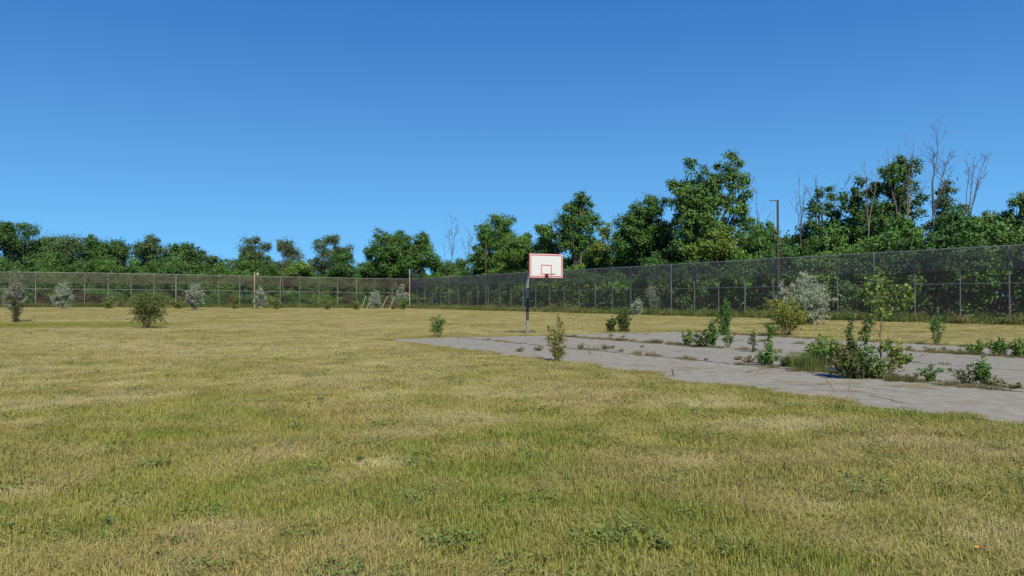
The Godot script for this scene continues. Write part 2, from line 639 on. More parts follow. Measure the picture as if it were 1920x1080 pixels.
# lobes are [px, py, half width, half height] in photograph pixels at the tree's own distance
func tree(called: String, label: String, depth: float, base_px: float, lobes: Array, col: Color, size: float, dense: float, group := "", clumpy := 0.75) -> Node3D:
	var foot := at(base_px, HORIZON, depth)
	foot.y = ground_y(foot.x, foot.z) - 0.1
	var o := thing(called, label, "tree", foot, group)
	size *= 0.84
	var wood := MB.new()
	var crown := MB.new()
	var s := depth / F
	var top := Vector3.ZERO
	var centres := []
	for l in lobes:
		var rx: float = l[2] * s * 1.12
		var ry: float = l[3] * s * 1.12
		var rz: float = minf(rx, ry * 1.6) * 1.1
		var c := at(l[0], l[1], depth) - foot + Vector3(0, 0, rng.randf_range(-0.6, 0.6) * rx)
		centres.append([c, rx, ry, rz])
		if c.y > top.y:
			top = c
	var bark := lin(0.12, 0.10, 0.085)
	var fork := Vector3(top.x * 0.5, top.y * 0.55, top.z * 0.5)
	var thick := 0.011 * top.y + 0.03
	var stem := limb(wood, Vector3.ZERO, fork, thick, thick * 0.65, bark, 0.04, 8)
	limb(wood, fork, top + Vector3(0, 0.5, 0), thick * 0.65, 0.04, bark, 0.06)
	for e in centres:
		var c: Vector3 = e[0]
		var rx: float = e[1]
		var ry: float = e[2]
		var rz: float = e[3]
		var from: Vector3 = stem[rng.randi_range(2, 5)] if c.y > fork.y * 0.7 else stem[1]
		if c.y < from.y:
			from = stem[1]
		limb(wood, from, c, thick * 0.4, 0.05, bark)
		var vol := 4.19 * rx * ry * rz
		var rb := minf(clumpy * depth / 92.0 * 0.86, minf(rx, ry) * 0.6)
		var boughs := int(maxf(5.0, dense * 0.95 * vol / (2.9 * rb * rb * rb)))
		var per := int(clampf(rb * rb * 4.6 / (size * size * 0.21), 14.0, 300.0))
		for k in boughs:
			var d := ball()
			var p := c + Vector3(d.x * rx, d.y * ry, d.z * rz) * pow(rng.randf(), 0.42) * 0.86
			bough(crown, p, rb * rng.randf_range(0.6, 1.4), per, size, col)
			if rng.randf() < 0.3:
				limb(wood, c.lerp(p, 0.1), p, 0.055, 0.015, bark, 0.1, 4)
	part("trunk", wood.mesh(), mats.bark, o)
	part("crown", crown.mesh(), mats.leaf, o)
	return o

func dead_tree(label: String, depth: float, base_px: float, tips: Array, twig := 1.0, group := "bare dead trees", col := lin(0.095, 0.085, 0.078)) -> void:
	# tips: [px, py] of the main stems' ends in photograph pixels
	var foot := at(base_px, HORIZON, depth)
	foot.y = ground_y(foot.x, foot.z) - 0.1
	var o := thing("dead_tree", label, "tree", foot, group)
	var first := true
	var trunk_pts := PackedVector3Array()
	for t in tips:
		var tip := at(t[0], t[1], depth) - foot
		if not first:
			tip.z += rng.randf_range(-0.8, 0.8)
		var mb := MB.new()
		var from := Vector3.ZERO
		var r0 := 0.0048 * tip.y + 0.015
		if not first:
			from = trunk_pts[3]
			r0 *= 0.6
		var pts := limb(mb, from, tip, r0, 0.012, col, 0.03, 6)
		if first:
			trunk_pts = pts
		var long := tip.distance_to(from)
		for k in int(11 * twig):
			var at_ := rng.randf_range(0.45, 0.97)
			var j := int(at_ * 6.0)
			var p := pts[j].lerp(pts[mini(j + 1, 6)], at_ * 6.0 - j)
			var d := (Vector3(rng.randfn(), 0, rng.randfn()).normalized() * 0.62 + Vector3(0, rng.randf_range(0.55, 1.0), 0)).normalized()
			var l2 := long * rng.randf_range(0.07, 0.2) * (1.25 - at_) * 1.7
			var q := p + d * l2
			limb(mb, p, q, 0.020 * (1.3 - at_) + 0.008, 0.006, col, 0.06, 4)
			for m in 3:
				var p2 := p.lerp(q, rng.randf_range(0.4, 0.95))
				var d2 := (d + ball() * 0.7).normalized()
				limb(mb, p2, p2 + d2 * l2 * rng.randf_range(0.3, 0.55), 0.012, 0.006, col, 0.05, 3)
		part("trunk" if first else "branch", mb.mesh(), mats.bark, o)
		first = false

const G_DARK := Color(0.062, 0.136, 0.034)
const G_MID := Color(0.088, 0.188, 0.040)
const G_LIGHT := Color(0.122, 0.216, 0.042)
const G_YELLOW := Color(0.180, 0.235, 0.042)
const G_GREY := Color(0.100, 0.150, 0.068)
const G_SILVER := Color(0.275, 0.32, 0.255)

func build_trees() -> void:
	var grp := "trees in the wood beyond the far fence"
	# dense wood along the left, beyond the far fence
	var wood := [
		[30, [[25, 455, 42, 32], [48, 432, 16, 14], [10, 437, 26, 16], [30, 490, 45, 28]], 148.0],
		[92, [[92, 478, 38, 30], [80, 460, 20, 14], [104, 457, 16, 12], [92, 500, 40, 20]], 152.0],
		[140, [[138, 476, 32, 26], [130, 460, 14, 12], [150, 498, 34, 22]], 150.0],
		[178, [[176, 470, 30, 26], [171, 450, 13, 9], [184, 498, 32, 24]], 149.0],
		[228, [[226, 482, 34, 24], [238, 468, 18, 12], [222, 502, 34, 20]], 153.0],
		[286, [[284, 472, 32, 24], [292, 455, 14, 10], [276, 498, 36, 24]], 150.0],
		[338, [[338, 480, 30, 22], [330, 466, 12, 9], [348, 464, 12, 8], [338, 502, 32, 20]], 152.0],
		[377, [[376, 488, 24, 20], [372, 473, 10, 8], [378, 506, 26, 16]], 150.0],
		[408, [[406, 500, 20, 16], [402, 488, 10, 7]], 149.0]]
	var wl := ["tallest dark round-topped tree of the wood at the end of the far fence", "dark tree with a broad flat crown in the wood, next to the tallest", "dark tree with a small knob on its crown in the wood", "dark tree with a pointed tuft on top in the wood", "low wide dark tree between two higher crowns of the wood", "dark tree with a humped crown standing a little proud of the wood", "dark tree with twin small tufts near the thinning end of the wood", "small dark tree second from the open end of the wood", "lowest dark tree at the open end of the wood"]
	for k in wood.size():
		var w: Array = wood[k]
		tree("broadleaf_tree", wl[k], w[2], w[0], w[1], G_DARK.lerp(G_GREY, 0.3 * (k % 3)), 0.42, 0.85, grp, 0.9)
	tree("broadleaf_tree", "airy grey-green tree beside the dark utility pole behind the far fence", 148, 480, [[470, 468, 17, 20], [492, 474, 15, 20], [480, 455, 13, 9], [460, 490, 26, 18], [500, 505, 24, 16], [445, 505, 22, 14]], G_GREY, 0.34, 0.85)
	tree("broadleaf_tree", "loose grey-green tree behind the dark utility pole", 150, 545, [[540, 468, 20, 15], [552, 485, 16, 20], [530, 462, 10, 9], [540, 505, 34, 14]], G_GREY, 0.34, 0.85)
	tree("broadleaf_tree", "low bright green bushy tree beside the dark utility pole behind the far fence", 144, 556, [[556, 508, 22, 14], [545, 515, 18, 10], [566, 500, 11, 9]], G_LIGHT, 0.32, 0.9)
	tree("broadleaf_tree", "thin-crowned grey tree rising over a darker round bush behind the far fence", 152, 624, [[612, 465, 19, 20], [642, 470, 20, 18], [628, 452, 15, 8], [620, 495, 24, 20], [595, 500, 20, 16]], G_GREY, 0.34, 0.8)
	tree("broadleaf_tree", "compact dark green tree in front of the thin-crowned grey one", 146, 642, [[642, 493, 20, 20], [640, 508, 28, 14], [652, 480, 10, 10]], G_DARK, 0.34, 1.0)
	tree("broadleaf_tree", "wide dense dark green tree standing just behind the fence corner", 148, 752, [[730, 468, 34, 26], [775, 470, 36, 24], [718, 447, 14, 14], [752, 452, 20, 14], [790, 452, 16, 12], [700, 480, 16, 20], [805, 488, 18, 18], [750, 495, 55, 22], [720, 505, 36, 16]], G_MID.lerp(G_DARK, 0.35), 0.38, 0.95)
	tree("broadleaf_tree", "low green tree between the fence corner and a tall bare trunk", 150, 838, [[820, 502, 22, 16], [850, 505, 24, 14], [868, 495, 14, 12]], G_MID, 0.34, 0.9)
	# behind the right-hand fence
	tree("broadleaf_tree", "broad domed tree right behind the thin dark wooden pole", 128, 930, [[925, 450, 36, 30], [935, 422, 26, 14], [905, 440, 18, 18], [952, 440, 18, 18], [900, 480, 24, 26], [940, 490, 36, 28], [955, 415, 9, 8]], G_MID, 0.34, 0.8)
	tree("broadleaf_tree", "bright green lower tree between the broad domed tree and the backboard", 118, 975, [[970, 470, 26, 26], [950, 490, 24, 24], [990, 490, 20, 24], [985, 452, 13, 10]], G_LIGHT.lerp(G_MID, 0.4), 0.32, 0.95)
	tree("broadleaf_tree", "tall upright pointed tree rising behind the backboard", 108, 1085, [[1085, 395, 25, 28], [1090, 372, 13, 10], [1070, 425, 30, 24], [1105, 425, 22, 30], [1085, 455, 38, 28], [1068, 395, 12, 12], [1104, 382, 9, 12]], G_DARK.lerp(G_MID, 0.5), 0.33, 0.75)
	tree("broadleaf_tree", "round green tree whose crown shows just above the backboard", 112, 1025, [[1025, 440, 24, 18], [1012, 432, 13, 9], [1030, 465, 32, 22], [1020, 492, 30, 20]], G_MID, 0.33, 0.85)
	tree("broadleaf_tree", "small pale yellow-green tree in the gap between two dark trees", 104, 1132, [[1134, 432, 12, 22], [1125, 460, 22, 18], [1118, 480, 26, 20], [1140, 448, 12, 12]], G_YELLOW.lerp(G_LIGHT, 0.4), 0.28, 0.55)
	tree("broadleaf_tree", "dense dark green round tree leaning against the tallest tree", 98, 1205, [[1205, 410, 36, 30], [1225, 385, 22, 18], [1175, 425, 22, 20], [1190, 450, 40, 28], [1230, 445, 36, 36], [1170, 465, 24, 24], [1215, 480, 50, 22]], G_DARK.lerp(G_MID, 0.3), 0.32, 0.95)
	tree("broadleaf_tree", "tallest and widest green tree with two ragged leaders at its top", 92, 1325, [[1298, 310, 13, 22], [1318, 325, 14, 14], [1285, 345, 30, 20], [1385, 300, 18, 18], [1362, 322, 22, 20], [1340, 345, 24, 22], [1390, 335, 20, 16], [1290, 385, 42, 28], [1345, 385, 30, 24], [1398, 375, 16, 24], [1300, 425, 48, 28], [1395, 425, 22, 18], [1420, 432, 12, 8], [1350, 430, 34, 20], [1290, 465, 50, 26], [1390, 455, 26, 18], [1325, 358, 28, 22], [1372, 350, 22, 20], [1385, 400, 24, 22], [1320, 400, 34, 24]], G_MID.lerp(G_GREY, 0.15), 0.34, 0.62, "", 0.7)
	tree("broadleaf_tree", "bright yellow-green young tree at the foot of the tallest tree", 84, 1345, [[1350, 445, 24, 20], [1338, 470, 26, 18], [1365, 465, 20, 18], [1300, 475, 20, 14]], G_LIGHT.lerp(G_YELLOW, 0.4), 0.28, 0.8)
	tree("broadleaf_tree", "dark ragged tree with bare spikes, closest of the ragged group to the light pole", 78, 1548, [[1535, 365, 13, 16], [1560, 368, 16, 15], [1530, 395, 18, 18], [1562, 400, 20, 20], [1525, 425, 18, 10], [1555, 432, 26, 14]], G_DARK, 0.30, 0.6, "", 0.62)
	tree("broadleaf_tree", "medium dark tree squeezed between two ragged taller ones", 76, 1603, [[1605, 352, 17, 14], [1600, 380, 24, 20], [1610, 410, 26, 22], [1595, 440, 28, 18]], G_DARK.lerp(G_MID, 0.3), 0.30, 0.7, "", 0.62)
	tree("broadleaf_tree", "big broad green tree with several bare trunks under its crown", 74, 1682, [[1665, 330, 26, 18], [1700, 320, 24, 22], [1692, 302, 12, 10], [1650, 360, 26, 20], [1700, 355, 36, 22], [1640, 395, 20, 24], [1680, 395, 36, 22], [1720, 395, 18, 16], [1732, 372, 10, 12], [1655, 430, 30, 22], [1700, 432, 30, 20]], G_MID.lerp(G_DARK, 0.4), 0.30, 0.62, "", 0.65)
	tree("broadleaf_tree", "small rounded grey-green tree beside the tallest bare trunk", 76, 1768, [[1772, 362, 18, 17], [1768, 385, 24, 14], [1780, 405, 22, 16], [1760, 425, 26, 16]], G_GREY.lerp(G_MID, 0.4), 0.27, 0.6, "", 0.6)
	tree("broadleaf_tree", "thin pale green tree between the rounded grey-green tree and the forked bare tree", 78, 1805, [[1806, 400, 16, 14], [1800, 425, 20, 18]], G_GREY, 0.26, 0.45, "", 0.6)
	tree("broadleaf_tree", "rounded yellow-green tree between the forked bare tree and the fence's end", 68, 1858, [[1858, 415, 22, 15], [1845, 432, 26, 16], [1878, 432, 24, 18]], G_LIGHT, 0.27, 0.95, "", 0.6)
	tree("broadleaf_tree", "green tree with a leaning dead trunk at the end of the fence", 66, 1915, [[1912, 385, 16, 18], [1930, 370, 20, 16], [1900, 415, 22, 20], [1935, 410, 30, 26], [1920, 440, 34, 18]], G_MID, 0.28, 0.7, "", 0.6)
	# bare trees
	dead_tree("tall bare tree with upright twigs between the corner tree and the broad domed tree", 140, 846, [[848, 404, 0], [842, 430], [858, 412]], 1.3)
	dead_tree("shorter bare tree with spreading twigs touching the broad domed tree", 138, 878, [[880, 428], [866, 445], [888, 440]], 1.0)
	dead_tree("single thin bare stem between the fence corner tree and the taller bare tree", 142, 834, [[833, 450]], 0.4)
	dead_tree("bare stem sticking out beside the tall pointed tree behind the backboard", 110, 1050, [[1042, 386], [1048, 392]], 0.4)
	dead_tree("slim half-dead trunk hugging the flank of the tallest green tree", 90, 1424, [[1419, 352], [1428, 400]], 0.5)
	dead_tree("slanting bare trunk between the tallest green tree and the light pole", 84, 1440, [[1450, 394], [1444, 420]], 0.4)
	dead_tree("slim bare tree standing alone between the light pole and the dark ragged tree", 78, 1504, [[1500, 326], [1512, 350], [1490, 370]], 0.7)
	dead_tree("bare spikes above the dark ragged tree", 79, 1545, [[1531, 326], [1522, 330], [1508, 350], [1600, 320]], 0.5)
	dead_tree("bare pale trunk between the medium dark tree and the big broad tree", 72, 1632, [[1620, 300], [1652, 300]], 0.5, "bare dead trees", lin(0.17, 0.14, 0.115))
	dead_tree("bare forked top above the big broad tree", 74, 1680, [[1686, 270], [1664, 276], [1672, 280]], 0.6, "bare dead trees", lin(0.17, 0.14, 0.115))
	dead_tree("bare brown spike rising through the big broad tree on its taller side", 73, 1697, [[1714, 258], [1706, 285]], 0.7, "bare dead trees", lin(0.17, 0.14, 0.115))
	dead_tree("tallest bare tree with short side twigs all the way up", 72, 1746, [[1758, 238], [1782, 278], [1742, 282], [1778, 322]], 1.6)
	dead_tree("forked bare tree spreading in a wide V", 70, 1806, [[1828, 288], [1842, 290], [1863, 294], [1816, 310]], 0.8)
	dead_tree("bare trunk leaning into the green tree at the end of the fence", 67, 1880, [[1913, 356], [1900, 372]], 0.4)

func bush_proto(h: float, w: float, col: Color, size: float, dense: float) -> Node3D:
	var o := Node3D.new()
	var wood := MB.new()
	var crown := MB.new()
	var bark := lin(0.10, 0.085, 0.07)
	for k in 7:
		var a := TAU * k / 7.0 + rng.randf() * 0.6
		var rr := w * 0.5 * rng.randf_range(0.25, 0.6)
		var c := Vector3(cos(a) * rr, h * rng.randf_range(0.35, 0.82), sin(a) * rr)
		if k == 0:
			c = Vector3(0, h * 0.8, 0)
		limb(wood, Vector3(cos(a) * 0.2, -0.1, sin(a) * 0.2), c, 0.05, 0.02, bark, 0.08, 5)
		var rx := w * rng.randf_range(0.22, 0.32)
		var ry := minf(h - c.y + h * 0.08, h * rng.randf_range(0.2, 0.3))
		var vol := 4.19 * rx * rx * ry
		var boughs := int(maxf(5.0, dense * 1.5 * vol / (2.9 * 0.42)))
		for j in boughs:
			var d := ball()
			bough(crown, c + Vector3(d.x * rx, d.y * ry, d.z * rx) * pow(rng.randf(), 0.42) * 0.9, minf(0.6, w * 0.17) * rng.randf_range(0.6, 1.35), int(minf(0.42, w * w * 0.03) * 4.2 / (size * size * 0.21)), size, col)
	# skirt near the ground
	for j in int(w * 12.0):
		var a := rng.randf() * TAU
		clump(crown, Vector3(cos(a), 0, sin(a)) * w * 0.5 * sqrt(rng.randf()) + Vector3(0, rng.randf_range(h * 0.05, h * 0.5), 0), 0.3, 14, size, col)
	part("stem", wood.mesh(), mats.bark, o)
	part("foliage", crown.mesh(), mats.leaf, o)
	o.set_meta("category", "bush")
	return o

func build_thicket() -> void:
	var tall := [bush_proto(6.4, 5.0, G_MID.lerp(G_DARK, 0.4), 0.26, 0.8), bush_proto(5.8, 5.4, G_DARK, 0.26, 0.8), bush_proto(6.0, 4.6, G_MID, 0.26, 0.75), bush_proto(5.4, 5.0, G_LIGHT.lerp(G_MID, 0.6), 0.26, 0.75)]
	var low := [bush_proto(2.3, 2.8, G_LIGHT, 0.18, 0.8), bush_proto(2.6, 3.0, G_MID, 0.18, 0.8), bush_proto(2.0, 3.0, G_YELLOW.lerp(G_LIGHT, 0.6), 0.18, 0.7), bush_proto(2.4, 2.6, lin(0.125, 0.105, 0.055), 0.17, 0.6)]
	var tall_kind := ["mid-green", "dark green", "fresh green", "light green"]
	var low_kind := ["light green", "mid-green", "yellowish", "brownish"]
	var out_r := Vector3(0.8714, 0, -0.4907)
	var k := 0.2
	while k < 40.0:
		for row in 4:
			var p := CORNER + BAY_R * (k + rng.randf_range(-0.25, 0.25) + 0.4 * row) + out_r * (4.4 + 3.6 * row + rng.randf_range(-0.6, 0.9))
			p.y = ground_y(p.x, p.z) - 0.05
			var hs: float = rng.randf_range(0.82, 1.08) * [1.0, 1.25, 1.45, 1.3][row]
			var t := rng.randi() % 4
			copy_of(tall[t], "thicket_bush", p, rng.randf() * TAU, Vector3(1, hs, 1), "%s leafy bush of the unbroken thicket behind the court fence" % tall_kind[t], "%s bushes of the thicket behind the court fence" % tall_kind[t])
		k += 1.1
	var out_l := Vector3(-0.4165, 0, -0.909)
	k = 0.3
	while k < 24.0:
		for row in 3:
			var p := CORNER + BAY_L * (k + rng.randf_range(-0.3, 0.3)) + out_l * (1.8 + 2.6 * row + rng.randf_range(-0.5, 0.9))
			p.y = ground_y(p.x, p.z) - 0.05
			var t := rng.randi() % 4
			copy_of(low[t], "meadow_bush", p, rng.randf() * TAU, Vector3(1, rng.randf_range(0.7, 1.05), 1), "low %s weedy bush growing just behind the far field fence" % low_kind[t], "low %s bushes behind the far field fence" % low_kind[t])
		k += 0.8
	# darker belt in front of the far wood
	k = -5.0
	while k < 26.0:
		for row in 4:
			var p := CORNER + BAY_L * (k + rng.randf_range(-0.3, 0.3)) + out_l * (10.0 + 4.0 * row + rng.randf_range(-0.8, 0.8))
			p.y = ground_y(p.x, p.z) - 0.05
			var t: int = [0, 1, 1, 2, 0][rng.randi() % 5]
			var hs: float = rng.randf_range(0.8, 1.05) * [0.85, 1.15, 1.4, 1.3][row]
			copy_of(tall[t], "wood_edge_bush", p, rng.randf() * TAU, Vector3(1.05, hs, 1.05), "tall %s bush at the edge of the wood beyond the far fence" % tall_kind[t], "%s bushes along the edge of the wood" % tall_kind[t])
		k += 1.2
	for o in tall + low:
		o.free()

# ---------------------------------------------------------------- poles
func build_poles() -> void:
	var foot := at(1459, HORIZON, 72.0)
	foot.y = ground_y(foot.x, foot.z)
	var o := thing("light_pole", "tall brown light pole with a flat lamp head behind the court fence", "light pole", foot)
	var h := at(1459, 375, 72.0).y - foot.y
	part("pole", pole_mesh(h + 0.2, 0.13, 8, 0.10), mats.lamp_brown, o).position.y = -0.2
	var mb := MB.new()
	mb.tube(PackedVector3Array([Vector3(0, h - 0.06, 0), Vector3(-0.22, h - 0.05, 0)]), PackedFloat32Array([0.05, 0.05]), 6, Color.WHITE)
	part("arm", mb.mesh(), mats.lamp_brown, o)
	mb = MB.new()
	var ys := [[-0.18, 0.03, 0.10], [-0.30, 0.09, 0.14], [-0.62, 0.08, 0.16], [-0.72, 0.03, 0.12]]
	for k in 3:
		var a: Array = ys[k]
		var b: Array = ys[k + 1]
		var y := h - 0.09
		var pa := [Vector3(a[0], y, -a[2]), Vector3(a[0], y + a[1], -a[2] * 0.8), Vector3(a[0], y + a[1], a[2] * 0.8), Vector3(a[0], y, a[2])]
		var pb := [Vector3(b[0], y, -b[2]), Vector3(b[0], y + b[1], -b[2] * 0.8), Vector3(b[0], y + b[1], b[2] * 0.8), Vector3(b[0], y, b[2])]
		for j in 4:
			mb.quad(pa[j], pb[j], pb[(j + 1) % 4], pa[(j + 1) % 4], Color.WHITE)
		if k == 0:
			mb.quad(pa[0], pa[1], pa[2], pa[3], Color.WHITE)
		if k == 2:
			mb.quad(pb[3], pb[2], pb[1], pb[0], Color.WHITE)
	var head := part("lamp_head", mb.mesh(), mats.lamp_brown, o)
	mb = MB.new()
	mb.box(Vector3(-0.62, h - 0.105, -0.11), Vector3(-0.32, h - 0.093, 0.11), Color.WHITE)
	part("lens", mb.mesh(), mats.lens, head)

	for e in [[911, 452, 118.0, 0.10, "thin dark wooden pole rising behind the court fence in front of the domed tree"], [530, 458, 137.0, 0.13, "dark wooden utility pole standing behind the far field fence"]]:
		foot = at(e[0], HORIZON, e[2])
		foot.y = ground_y(foot.x, foot.z)
		o = thing("utility_pole", e[4], "pole", foot)
		h = at(e[0], e[1], e[2]).y - foot.y
		part("pole", pole_mesh(h + 0.3, e[3], 9, e[3] * 0.75), mats.old_wood, o).position.y = -0.3
		mb = MB.new()
		mb.tube(PackedVector3Array([Vector3(0, h, 0), Vector3(0, h + 0.12, 0)]), PackedFloat32Array([e[3] * 0.8, 0.02]), 9, Color.WHITE)
		part("cap", mb.mesh(), mats.old_wood, o)

	foot = at(477, HORIZON, 128.0)
	foot.y = ground_y(foot.x, foot.z)
	o = thing("signal_post", "pinkish weathered post with a small white fitting, higher than the far fence", "post", foot)
	h = at(477, 511, 128.0).y - foot.y
	part("post", pole_mesh(h + 0.2, 0.075, 8, 0.065), mats.pink_post, o).position.y = -0.2
	mb = MB.new()
	mb.tube(PackedVector3Array([Vector3(0, h - 0.3, 0), Vector3(0.35, h - 0.2, 0)]), PackedFloat32Array([0.03, 0.03]), 6, Color.WHITE)
	part("bracket", mb.mesh(), mats.galvanised, o)
	mb = MB.new()
	mb.tube(PackedVector3Array([Vector3(0.5, h - 0.45, 0), Vector3(0.5, h - 0.38, 0), Vector3(0.5, h - 0.1, 0), Vector3(0.5, h - 0.02, 0)]), PackedFloat32Array([0.06, 0.17, 0.17, 0.07]), 10, Color.WHITE)
	part("fitting", mb.mesh(), mats.pale_post, o)

	foot = at(768, HORIZON, 140.6)
	foot.y = ground_y(foot.x, foot.z)
	o = thing("corner_pole", "thin white pole sticking up at the corner where the two fences meet", "pole", foot)
	h = at(768, 505, 140.6).y - foot.y
	part("pole", pole_mesh(h + 0.2, 0.06, 8), mats.pale_post, o).position.y = -0.2
	mb = MB.new()
	mb.tube(PackedVector3Array([Vector3(0, h, 0), Vector3(0, h + 0.05, 0), Vector3(0, h + 0.09, 0)]), PackedFloat32Array([0.075, 0.075, 0.02]), 8, Color.WHITE)
	part("cap", mb.mesh(), mats.pale_post, o)

	for e in [[678, 577, 686, 555], [688, 577, 696, 558], [715, 578, 727, 555], [730, 578, 740, 556]]:
		var k := 0
		foot = at(e[0], HORIZON, 137.0 + (740 - e[0]) * -0.02)
		foot.y = ground_y(foot.x, foot.z)
		var tip := at(e[2], e[3], -foot.z) - foot
		o = thing("leaning_post", "pale old post leaning over beside the far fence near its corner", "post", foot, "pale leaning posts by the fence corner")
		mb = MB.new()
		mb.tube(PackedVector3Array([-tip * 0.06, tip]), PackedFloat32Array([0.052, 0.05]), 7, Color.WHITE)
		part("post", mb.mesh(), mats.pale_post, o)
		mb = MB.new()
		mb.tube(PackedVector3Array([tip, tip * 1.03]), PackedFloat32Array([0.055, 0.02]), 7, Color.WHITE)
		part("cap", mb.mesh(), mats.galvanised, o)

# ---------------------------------------------------------------- hoop
func frame_strip(w0: float, h0: float, width: float, depth: float, mid: Vector3) -> ArrayMesh:
	var mb := MB.new()
	var a := Vector2(w0 / 2, h0 / 2)
	mb.box(mid + Vector3(-a.x, a.y - width, 0), mid + Vector3(a.x, a.y, depth), Color.WHITE)
	mb.box(mid + Vector3(-a.x, -a.y, 0), mid + Vector3(a.x, -a.y + width, depth), Color.WHITE)
	mb.box(mid + Vector3(-a.x, -a.y + width, 0), mid + Vector3(-a.x + width, a.y - width, depth), Color.WHITE)
	mb.box(mid + Vector3(a.x - width, -a.y + width, 0), mid + Vector3(a.x, a.y - width, depth), Color.WHITE)
	return mb.mesh()

func rounded_slab(w: float, h: float, r: float, z0: float, z1: float, mid: Vector3) -> ArrayMesh:
	var mb := MB.new()
	var ring := []
	for q in 4:
		var c := Vector2((w / 2 - r) * (1 if q in [0, 3] else -1), (h / 2 - r) * (1 if q in [0, 1] else -1))
		for k in 5:
			var g := PI / 2 * (q + k / 4.0)
			ring.append(c + Vector2(cos(g), sin(g)) * r)
	var n := ring.size()
	for k in n:
		var p: Vector2 = ring[k]
		var p2: Vector2 = ring[(k + 1) % n]
		mb.tri(mid + Vector3(0, 0, z1), mid + Vector3(p2.x, p2.y, z1), mid + Vector3(p.x, p.y, z1), Color.WHITE)
		mb.tri(mid + Vector3(0, 0, z0), mid + Vector3(p.x, p.y, z0), mid + Vector3(p2.x, p2.y, z0), Color.WHITE)
		mb.quad(mid + Vector3(p.x, p.y, z0), mid + Vector3(p.x, p.y, z1), mid + Vector3(p2.x, p2.y, z1), mid + Vector3(p2.x, p2.y, z0), Color.WHITE)
	return mb.mesh()

func build_hoop() -> void:
	var foot := on_ground(989, 626)
	foot.y -= 0.02
	var o := thing("basketball_hoop", "basketball hoop with white red-edged backboard on a grey gooseneck pole at the court's end", "basketball hoop", foot)
	o.rotation.y = atan2(ALONG.x, ALONG.y)
	var reach := 1.72
	var low := 2.70      # bottom edge of the board
	var bw := 1.83
	var bh := 1.13
	var mid := Vector3(0, low + bh / 2, reach)
	# gooseneck pole
	var pts := PackedVector3Array()
	var rad := PackedFloat32Array()
	for y in [-0.3, 0.0, 0.65]:
		pts.append(Vector3(0, y, 0))
	pts.append(Vector3(0, 1.8, 0))
	pts.append(Vector3(0, 2.3, 0))
	for k in 8:
		var g := (k + 1) / 8.0 * PI * 0.36
		pts.append(Vector3(0, 2.3 + sin(g) * 0.95, (1.0 - cos(g)) * 0.95))
	var last := pts[pts.size() - 1]
	pts.append(Vector3(0, last.y + 0.28, reach - 0.25))
	for k in pts.size():
		rad.append(0.066)
	var mb := MB.new()
	mb.tube(pts, rad, 14, Color.WHITE)
	part("pole", mb.mesh(), mats.pole_paint, o)
	part("wrap", pole_mesh(1.06, 0.071, 14), mats.black_wrap, o).position.y = 0.68
	var end := pts[pts.size() - 1]
	mb = MB.new()
	for s in [-1, 1]:
		for y in [-0.38, 0.38]:
			mb.tube(PackedVector3Array([end + Vector3(0, 0, -0.1), mid + Vector3(0.5 * s, y, -0.03)]), PackedFloat32Array([0.022, 0.022]), 6, Color.WHITE)
	mb.box(mid + Vector3(-0.55, -0.42, -0.045), mid + Vector3(0.55, -0.36, -0.025), Color.WHITE)
	mb.box(mid + Vector3(-0.55, 0.36, -0.045), mid + Vector3(0.55, 0.42, -0.025), Color.WHITE)
	part("support_arm", mb.mesh(), mats.pole_paint, o)
	var board := part("backboard", rounded_slab(bw, bh, 0.045, -0.024, 0.016, mid), mats.board_trim, o)
	part("face", rounded_slab(bw - 0.05, bh - 0.05, 0.02, 0.0165, 0.019, mid), mats.board_white, board)
	part("border_stripe", frame_strip(bw - 0.11, bh - 0.11, 0.04, 0.003, mid + Vector3(0, 0, 0.0195)), mats.board_red, board)
	part("target_square", frame_strip(0.59, 0.45, 0.038, 0.003, mid + Vector3(0, -bh / 2 + 0.16 + 0.225, 0.0195)), mats.board_red, board)
	var ry := low + 0.165
	var ring := PackedVector3Array()
	var rr := PackedFloat32Array()
	for k in 29:
		var g := TAU * k / 28.0
		ring.append(Vector3(cos(g) * 0.235, ry, reach + 0.40 + sin(g) * 0.235))
		rr.append(0.014)
	mb = MB.new()
	mb.tube(ring, rr, 8, Color.WHITE, false)
	var rim := part("rim", mb.mesh(), mats.rim_red, o)
	mb = MB.new()
	mb.box(Vector3(-0.09, ry - 0.17, reach + 0.023), Vector3(0.09, ry + 0.02, reach + 0.045), Color.WHITE)
	mb.box(Vector3(-0.07, ry - 0.022, reach + 0.045), Vector3(0.07, ry + 0.012, reach + 0.175), Color.WHITE)
	for s in [-1, 1]:
		mb.tube(PackedVector3Array([Vector3(0.05 * s, ry - 0.15, reach + 0.045), Vector3(0.19 * s, ry - 0.012, reach + 0.30)]), PackedFloat32Array([0.01, 0.01]), 5, Color.WHITE)
	part("bracket", mb.mesh(), mats.rim_red, rim)

# ---------------------------------------------------------------- shrubs
# kinds: leaf colour, leaf length, leaves per metre of twig, share of bare stem, spread of leaves, stem colour
var kinds := {
	"green": [G_MID, 0.075, 70, 0.22, 0.09, Color(0.10, 0.075, 0.055)],
	"dark": [Color(0.070, 0.115, 0.030), 0.07, 85, 0.08, 0.08, Color(0.09, 0.07, 0.05)],
	"fresh": [G_LIGHT, 0.075, 75, 0.12, 0.085, Color(0.12, 0.09, 0.05)],
	"yellow": [Color(0.21, 0.24, 0.048), 0.075, 60, 0.3, 0.11, Color(0.13, 0.10, 0.06)],
	"silver": [G_SILVER, 0.10, 60, 0.2, 0.13, Color(0.16, 0.14, 0.12)],
	"weed": [Color(0.125, 0.15, 0.048), 0.05, 90, 0.05, 0.06, Color(0.14, 0.11, 0.06)],
	"brown": [Color(0.16, 0.12, 0.06), 0.05, 70, 0.0, 0.07, Color(0.15, 0.11, 0.07)]}

